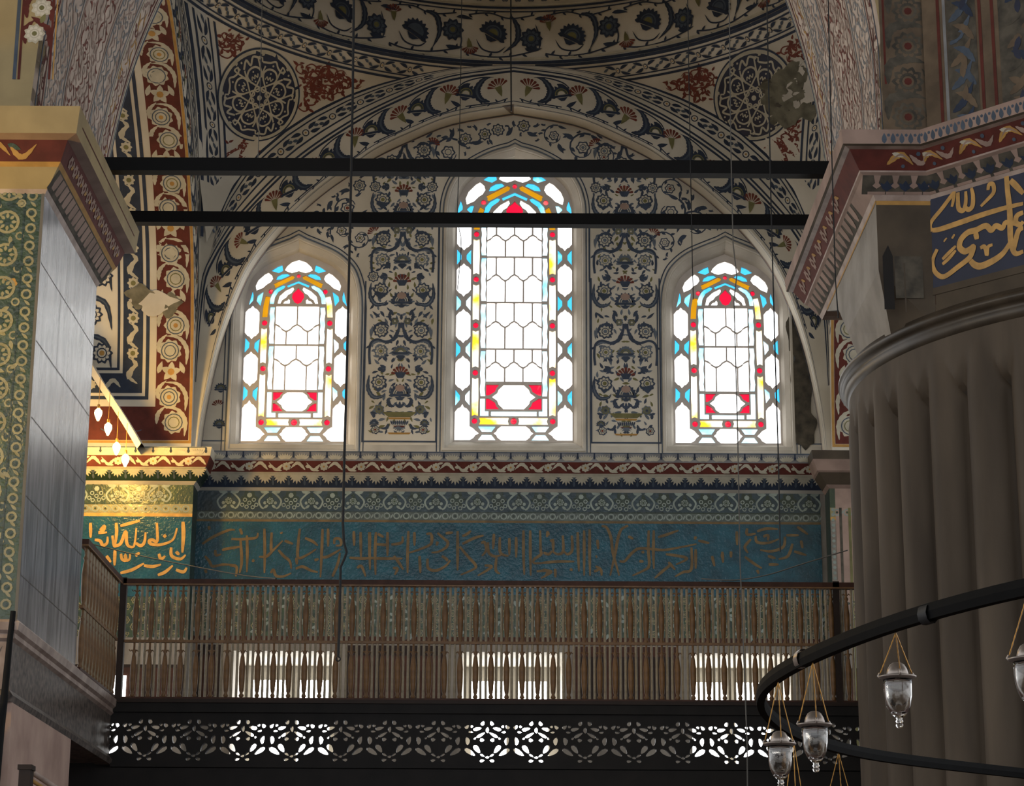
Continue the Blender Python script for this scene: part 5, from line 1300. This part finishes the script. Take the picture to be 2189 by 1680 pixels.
# capital
pr = [(.0, 5.40), (.02, 5.44), (.1, 5.55), (.12, 5.565), (.125, 5.575), (.2, 5.70), (.235, 5.71), (.25, 5.72), (.26, 5.82), (-.25, 5.83)]
mb = MB(); path = [(8, 17.3), (BX, 17.3), (BX, BY), (CXX, BY), (DXX, BY-(DXX-CXX))]
seg = sweep(mb, path, pr, [PMOULD, PINK, PINK, PMOULD, DRED, PMOULD, DSTONE, PINK, PINK], left=False)
for i in (1, 2, 3):
    f, L = seg(i); hh = hypot(.08, .11); q = Paint(mb, lambda a, v, h: f(a, 1+v/hh, h)); L2 = min(L, 2.2)
    q.rect(-.1 if i > 1 else 0, 0, L2+.1, hh, STAIN_SHADE, 1, 8)
    n = max(2, round(L2/.15))
    for j in range(n+1):
        c = L2*j/n
        if i == 1: q.poly([(c-.05, hh), (c+.05, hh), (c+.045, .06), (c+.015, .015), (c-.015, .015), (c-.045, .06)], PINK, 2)
        else: q.poly([(c-.025, hh), (c+.025, hh), (c+.012, hh*.6), (c+.03, hh*.45), (c, hh*.3), (c-.03, hh*.45), (c-.012, hh*.6)], PINK, 2); q.rect(c-.06, 0, c+.06, .02, PINK, 2); q.leaf(c+.07, .02, pi/2, .08, .05, NAVY, 2); q.leaf(c+.07, .03, pi/2+.7, .07, .03, NAVY, 2); q.leaf(c+.07, .03, pi/2-.7, .07, .03, NAVY, 2)
    h2 = hypot(.075, .125); q = Paint(mb, lambda a, v, h: f(a, 4+v/h2, h)); n = max(1, round(L2/.3))
    for j in range(n):
        c = L2*(j+.5)/n
        if i == 1: q.disc(c-.06, .07, .05, PINK, 2, lob=6); q.disc(c-.06, .07, .02, DRED, 3, n=6); q.leaf(c+.0, .05, .6, .1, .04, PINK, 2); q.leaf(c+.04, .11, -.4, .1, .03, OCHRE, 2); continue
        q.saz([(c-.13, .04), (c-.04, .11), (c+.05, .04)], .045, OCHRE, PINK, 2); q.saz([(c+.02, .11), (c+.1, .05), (c+.16, .1)], .035, PINK, None, 2); q.leaf(c-.1, .12, -.3, .09, .03, PALE, 2); q.disc(c+.08, .115, .016, NAVY2, 3, n=6); q.disc(c-.02, .03, .014, NAVY2, 3, n=6)
    q = Paint(mb, lambda a, v, h: f(a, 7+v/.1, h)); q.rect(-.1, .0, L2+.2, .085, PINK, 1, 4)
    if i > 1:
        for j in range(round(L2/.06)): q.leaf(.03+j*.06, .0, pi/2, .075, .035, NAVY2, 2); q.disc(.06+j*.06, .06, .012, NAVY2, 2, n=5)
part(mb, 'capital', col)
# blue panel with gilt calligraphy on the slanted face
def on45(px, py):
    d = ray(px, py); k = (CXX+BY)/(d.x+d.y); P_ = d*k; return ((P_-Vector((CXX, BY, P_.z))).dot(D45), P_.z)
mb = MB(); f2 = lambda u, z, h: f45(u, z, h+.004); p = Paint(mb, f2)
ua, zt = on45(1980, 402); zb = on45(1990, 618)[1]; ub = 1.9
p.rect(ua, zb, ub, zt, TNAVY, 1); p.rect(ua-.03, zt, ub, zt+.045, OCHRE, 2); p.vrect(ua-.035, zb-.04, ua, zt+.045, OCHRE, 2); p.rect(ua, zb-.05, ub, zb, DSTONE, 2)
pan = part(mb, 'inscription_panel', col); pan['label'] = 'navy panel with large gilt calligraphy'
CA = [[1.1, (1310, 260), (1325, 450), (1345, 640), (1350, 850), (1365, 960), (1400, 1020), (1466, 1000)], [1.1, (1350, 360), (1400, 410), (1466, 480)], [(650, 810), (720, 800), (900, 740), (1100, 670), (1300, 610), (1466, 570)], [.8, (650, 815), (630, 780), (650, 720), (740, 610), (830, 490), (845, 480), (835, 560), (825, 600)], [.9, (880, 470), (880, 560), (890, 620), (930, 630), (950, 560), (950, 460)], [.9, (940, 600), (975, 625), (1010, 590), (1015, 500), (1000, 430)], [.8, (1150, 450), (1160, 400), (1195, 400), (1200, 470), (1140, 540), (1085, 595)],
      [1.0, (1466, 650), (1410, 680), (1400, 740), (1440, 760), (1466, 730)], [1.1, (1400, 750), (1310, 740), (1280, 790), (1220, 770), (1180, 810), (1130, 770), (1040, 810), (970, 830), (910, 890), (895, 960), (940, 1000), (990, 980), (1020, 960), (1000, 1030), (970, 1070), (880, 1140), (760, 1225), (690, 1200), (655, 1130), (660, 1060), (695, 980)], [.9, (1040, 820), (1050, 880), (1030, 840)], [1.2, (990, 1080), (1030, 1120), (1090, 1130), (1200, 1080), (1290, 1010), (1360, 900)], [.7, (740, 1070), (800, 1010), (860, 950)], [.7, (740, 1115), (800, 1060), (860, 990)], [.9, (770, 900), (760, 890)], [.9, (830, 860), (845, 870)], [.8, (1080, 970), (1110, 955), (1130, 980), (1140, 1030), (1150, 960), (1190, 940)], [1.0, (1380, 990), (1420, 820), (1466, 790)]]
mbl = MB(); pL = Paint(mbl, lambda u, z, h: f45(u, z, h+.006))
for st in CA:
    ww = .036
    if isinstance(st[0], float): ww *= st[0]; st = st[1:]
    c = cat([on45(1840+a/4.2, 300+b/4.2) for a, b in st], 6); n = len(c); pL.stroke(c, [ww*(.6+.5*abs(sin(pi*(.15+.8*i/(n-1))))) for i in range(n)], GILT, 2)
mbl.build('lettering', pan)
tag(col, 'massive brown fluted column on the right with a gilt calligraphy panel above its collar', 'column', kind='structure')

# ------------------------------------------------------------------ tie rods
for Y, a, b, sz, lab in ((15.9, 355, 364, .052, 'upper black iron tie rod crossing the whole view above the tall window'), (17.0, 465, 477, .047, 'lower black iron tie rod crossing the whole view in front of the tall window')):
    z = atY(1092, (a+b)/2, Y).z
    mb = MB(); mb.box((-3.3, -sz, -sz), (2.66, sz, sz), IRON); o = mb.build('tie_rod'); o.location = (0, Y, z)
    tag(o, lab, 'tie rod', 'iron tie rods between the piers')

# ------------------------------------------------------------------ hanging cables and wires
def cable(pts, Y, r, m, label, hook=False, name='hanging_cable'):
    P_ = [atY(a, b, Y) for a, b in pts]; mb = MB(); base = P_[0]
    mb.tube([q-base for q in P_], r, m, 6)
    if hook: e = P_[-1]-base; mb.tube([e+Vector((.012*sin(t), 0, -.012+.012*cos(t))) for t in [pi*k/4 for k in range(8)]], r*.6, m, 5); k = atY(735, 1168, Y)-base; mb.lathe((0, 0, 0), [], m) if False else None
    o = mb.build(name); o.location = base; tag(o, label, 'cable', 'cables and wires hanging from the vaults')
cable([(757, -60), (754, 200), (749, 450), (742, 760), (736, 980), (733, 1120), (735, 1158), (741, 1180), (737, 1192), (728, 1212), (727, 1260), (725, 1340), (723, 1404)], 12.6, .0075, WIRE, 'thick black cable with a kink hanging left of the tall window', True)
cable([(988, -60), (985, 150), (981, 360), (977, 470), (985, 505), (986, 530), (978, 620)], 20.0, .004, WIRE, 'thin wire dangling in front of the left edge of the tall window')
cable([(1092, -60), (1092, 100), (1093, 238)], 22.5, .008, WIRE, 'short dark wire hanging above the crown of the pointed arch')
cable([(1469, -60), (1474, 250), (1480, 560), (1482, 640)], 13.5, .003, WIRE, 'thin wire hanging above the right stained glass window, left of its middle')
cable([(1558, -60), (1562, 300), (1567, 520), (1575, 590), (1569, 640), (1577, 930), (1582, 1200), (1597, 1590), (1598, 1720)], 11.5, .0032, WIREG, 'long thin wire hanging in front of the middle of the right stained glass window')
cable([(1638, -60), (1648, 430), (1657, 760), (1664, 980), (1668, 1180)], 12.5, .004, WIRE, 'thin wire hanging along the right edge of the right stained glass window')
cable([(1769, -60), (1778, 330), (1786, 600), (1792, 680)], 13.2, .004, WIRE, 'dark wire hanging in front of the right pier capital')
cable([(562, -60), (556, 200), (551, 360)], 19.0, .004, WIREG, 'thin wire hanging in front of the intact left roundel')
def sag(pts, Y0, Y1, r, m, label):
    n = len(pts); P_ = [atY(a, b, Y0+(Y1-Y0)*i/(n-1)) for i, (a, b) in enumerate(pts)]; P_ = [Vector(q) for q in cat([tuple(q) for q in P_], 5)]
    mb = MB(); mb.tube([q-P_[0] for q in P_], r, m, 5); o = mb.build('hanging_wire'); o.location = P_[0]; tag(o, label, 'wire')
sag([(196, 1163), (300, 1188), (420, 1212), (520, 1230), (590, 1237)], 23.5, 18.3, .006, IRON, 'black wire slanting down across the blue inscription to the screen rail on the left')
sag([(1500, 1237), (1570, 1240), (1640, 1229), (1720, 1204), (1812, 1176)], 18.3, 17.4, .005, WIREG, 'slack wire curving up from the screen rail towards the fluted column')

# ------------------------------------------------------------------ hoop chandelier with hanging glass lamps
HX, HY, HZ, HR = 4.62, 8.08, 1.15, 3.7
hoop = empty('hoop_chandelier', (HX, HY, HZ))
mb = MB(); n = 200; rows = []
for i in range(n):
    a = 2*pi*i/n; rows.append([((HR+dx)*cos(a), (HR+dx)*sin(a), dz+.006*sin(9*a)) for dx, dz in ((-.014, -.024), (.014, -.024), (.018, 0), (.014, .024), (-.014, .024), (-.018, 0))])
rows.append(rows[0]); mb.grid(rows, IRON2, closed=True, smooth=False); mb.build('iron_hoop', hoop)
for a in (3.72, 3.55, 3.3):
    mb = MB(); rows = [[((HR+.024*cos(t))*cos(a+b), (HR+.024*cos(t))*sin(a+b), .032*sin(t)) for t in [2*pi*k/10 for k in range(10)]] for b in (0, .012)]; mb.grid(rows, SILV if a < 3.4 else WIRE, closed=True); mb.build('binding', hoop)
for a in (0, pi/2, pi, 3*pi/2, .8):
    mb = MB(); mb.tube([(HR*cos(a+.25), HR*sin(a+.25), .02), (HR*.1*cos(a), HR*.1*sin(a), 9)], .006, WIRE, 5)
    if a in (0,): mb.build('suspension_wire', hoop)
tag(hoop, 'large dark iron hoop chandelier in front of the fluted column', 'chandelier')

def make_lamp():
    e = empty('hanging_lamp')
    prof = [(0, -.098), (.008, -.097), (.012, -.09), (.008, -.084), (.012, -.078), (.024, -.068), (.036, -.045), (.042, -.015), (.043, .02), (.044, .035)]
    inner = [(.041, .035), (.040, .02), (.039, -.015), (.032, -.043), (.02, -.063), (0, -.068)]
    mb = MB(); mb.lathe((0, 0, 0), prof+inner, LGLASS, 20); mb.build('glass_cup', e)
    mb = MB(); mb.lathe((0, 0, 0), [(.042, .034), (.056, .04), (.057, .045), (.044, .046), (.042, .034)], SILV, 20)
    rim = mb.build('rim', e)
    for k in range(3):
        mb = MB(); a = 2*pi*k/3+.5; mb.tube([(.055*cos(a), .055*sin(a), .042), (.062*cos(a), .062*sin(a), .05), (.056*cos(a), .056*sin(a), .058)], .004, SILV, 5); mb.build('hook', rim)
    mb = MB(); mb.lathe((0, 0, 0), [(.0, .03), (.03, .04), (.034, .052), (.03, .066), (.022, .08), (.012, .086), (0, .088)], SILV, 14); mb.build('cap', e)
    mb = MB(); mb.lathe((0, 0, -.098), [(0, -.014), (.009, -.01), (.012, -.002), (.006, .004), (0, .006)], LGLASS, 10); mb.build('finial', e)
    return e
lamp0 = make_lamp(); kids0 = list(lamp0.children); used0 = False
def hang(px, py, ang, clen, label):
    """lamp hanging under the hoop at angle ang; clen = chain length"""
    global used0
    if not used0: e = lamp0; used0 = True
    else:
        e = lamp0.copy(); C.objects.link(e)
        for k in kids0:
            c = k.copy(); C.objects.link(c); c.parent = e
            for g in k.children: d = g.copy(); C.objects.link(d); d.parent = c
    x, y = HX+HR*cos(ang), HY+HR*sin(ang); e.location = (x, y, HZ-.03-clen-.046)
    mb = MB()
    for k in range(3):
        a = 2*pi*k/3+.5; b0 = Vector((.056*cos(a), .056*sin(a), .055)); t = Vector((0, 0, clen+.046)); m = 14
        mb.tube([b0+(t-b0)*i/m for i in range(m+1)], [.0024 if i % 2 else .0016 for i in range(m+1)], BRASS, 5)
    mb.build('chain', e)
    tag(e, label, 'lamp', 'glass oil lamps hanging from the hoop chandelier')
def angle_at(px, near):
    best = None
    for i in range(3600):
        a = pi*.5+pi*i/3600 if not near else pi+pi*.6*i/3600
        v = Vector((HX+HR*cos(a), HY+HR*sin(a), HZ)); z = v.dot(fw); q = 1094.5+FP*v.dot(rt)/z
        if best is None or abs(q-px) < best[0]: best = (abs(q-px), a)
    return best[1]
hang(1915, 1455, angle_at(1914, True), .13, 'clear glass oil lamp hanging alone in front of the fluted column')
hang(1732, 1545, angle_at(1737, True), .20, 'clear glass oil lamp hanging in front of the dark parapet beside the column')
hang(1665, 1595, angle_at(1663, True), 0.21, 'clear glass oil lamp below the leftmost tip of the hoop, upper of an overlapping pair')
hang(1693, 1668, angle_at(1695, False), 0.35, 'clear glass oil lamp at the bottom edge, lower of an overlapping pair')
hang(1792, 1690, angle_at(1792, False), .19, 'oil lamp cut off by the bottom edge so that only its chain and cap show')
hang(2189, 1400, angle_at(2191, True), .16, 'oil lamp cut off by the right edge of the view')

# ------------------------------------------------------------------ lit bulbs by the left pilaster, below a gilded rib
def rib_pt(px, py): return atY(px, py, 24.15)
rp = [rib_pt(*q) for q in ((150, 700), (197, 790), (235, 850), (270, 905), (298, 953))]
mb = MB(); c = cat([tuple(q) for q in rp], 5)
mb.grid([[(q[0]-.02, q[1]-.03, q[2]-.04), (q[0]+.02, q[1]-.03, q[2]+.02), (q[0]+.03, q[1]+.0, q[2]+.025), (q[0]+.03, YP, q[2]+.025), (q[0]-.02, YP, q[2]-.04)] for q in c], PLAST, closed=True, smooth=False)
tag(mb.build('vault_rib'), 'gold-lit diagonal vault rib rising left from the pilaster cornice', 'vault rib', kind='structure')
bul = None; bl = ['uppermost of four lit bulbs beside the grey pier, nearest to it', 'second of four lit bulbs from the top, beside the grey pier', 'third of four lit bulbs from the top, above the gilded cornice', 'lowest of four lit bulbs, in front of the red band of the gilded cornice']
for i, (px, py) in enumerate(((210, 886), (231, 917), (249, 959), (268, 984))):
    P_ = atY(px, py, 23.95)
    if bul is None:
        e = empty('light_bulb'); mb = MB(); mb.lathe((0, 0, 0), [(0, -.075), (.012, -.07), (.02, -.05), (.038, -.01), (.044, .02), (.038, .045), (.02, .062), (.016, .07)], BULB, 14); mb.build('bulb_glass', e)
        mb = MB(); mb.lathe((0, 0, 0), [(.014, .068), (.017, .075), (.016, .11), (.006, .118), (0, .12)], BRASS, 10); mb.build('socket', e)
        mb = MB(); mb.tube([(0, 0, .118), (0, 0, .42)], .0035, BRASS, 5); mb.build('cord', e); bul = e
    else:
        e = bul.copy(); C.objects.link(e)
        for k in list(bul.children): c = k.copy(); C.objects.link(c); c.parent = e
    e.location = P_; tag(e, bl[i], 'light bulb', 'lit bulbs beside the grey pier')

# ------------------------------------------------------------------ floor, light
mb = MB(); mb.face([(-40, -30, -1.6), (40, -30, -1.6), (40, 26, -1.6), (-40, 26, -1.6)], CARPET); tag(mb.build('floor'), 'red prayer carpet covering the floor', 'floor', kind='structure')

mb = MB(); mb.box((-30, -30, 14), (30, 14.7, 14.2), PLAST); tag(mb.build('ceiling_nave'), 'plain unseen vault over the nave, added to hold back sky light', 'vault', kind='structure')  # out of view, added to keep sky light off the front faces

def light(kind, name, loc, energy, col_, size=.1, target=None, sy=None):
    l = bpy.data.lights.new(name, kind); l.energy = energy; l.color = col_; o = bpy.data.objects.new(name, l); C.objects.link(o); o.location = loc
    if kind == 'POINT': l.shadow_soft_size = size
    if kind == 'AREA':
        l.size = size
        if sy: l.shape = 'RECTANGLE'; l.size_y = sy
    if target: o.rotation_euler = (Vector(target)-Vector(loc)).to_track_quat('-Z', 'Y').to_euler()
    return o
b = atY(240, 935, 23.8); light('POINT', 'lamp_glow', (b.x, 23.7, b.z-.1), 105, (1, .58, .12), .12)
light('POINT', 'chandelier_glow', (-4.6, 13.0, 4.3), 120, (1, .66, .2), .15)
w = bpy.data.worlds.new('world'); bpy.context.scene.world = w; w.use_nodes = True
nt = w.node_tree; bg = nt.nodes['Background']; bg.inputs['Color'].default_value = (.93, .96, 1, 1); bg.inputs['Strength'].default_value = 1.85
sc = bpy.context.scene
sc.view_settings.view_transform = 'Standard'; sc.view_settings.look = 'None'; sc.view_settings.exposure = .12; sc.view_settings.gamma = 1; sc.view_settings.use_curve_mapping = False
cy = sc.cycles; cy.max_bounces = 6; cy.diffuse_bounces = 3; cy.glossy_bounces = 3; cy.transmission_bounces = 6; cy.caustics_reflective = False; cy.caustics_refractive = False; cy.sample_clamp_indirect = 4
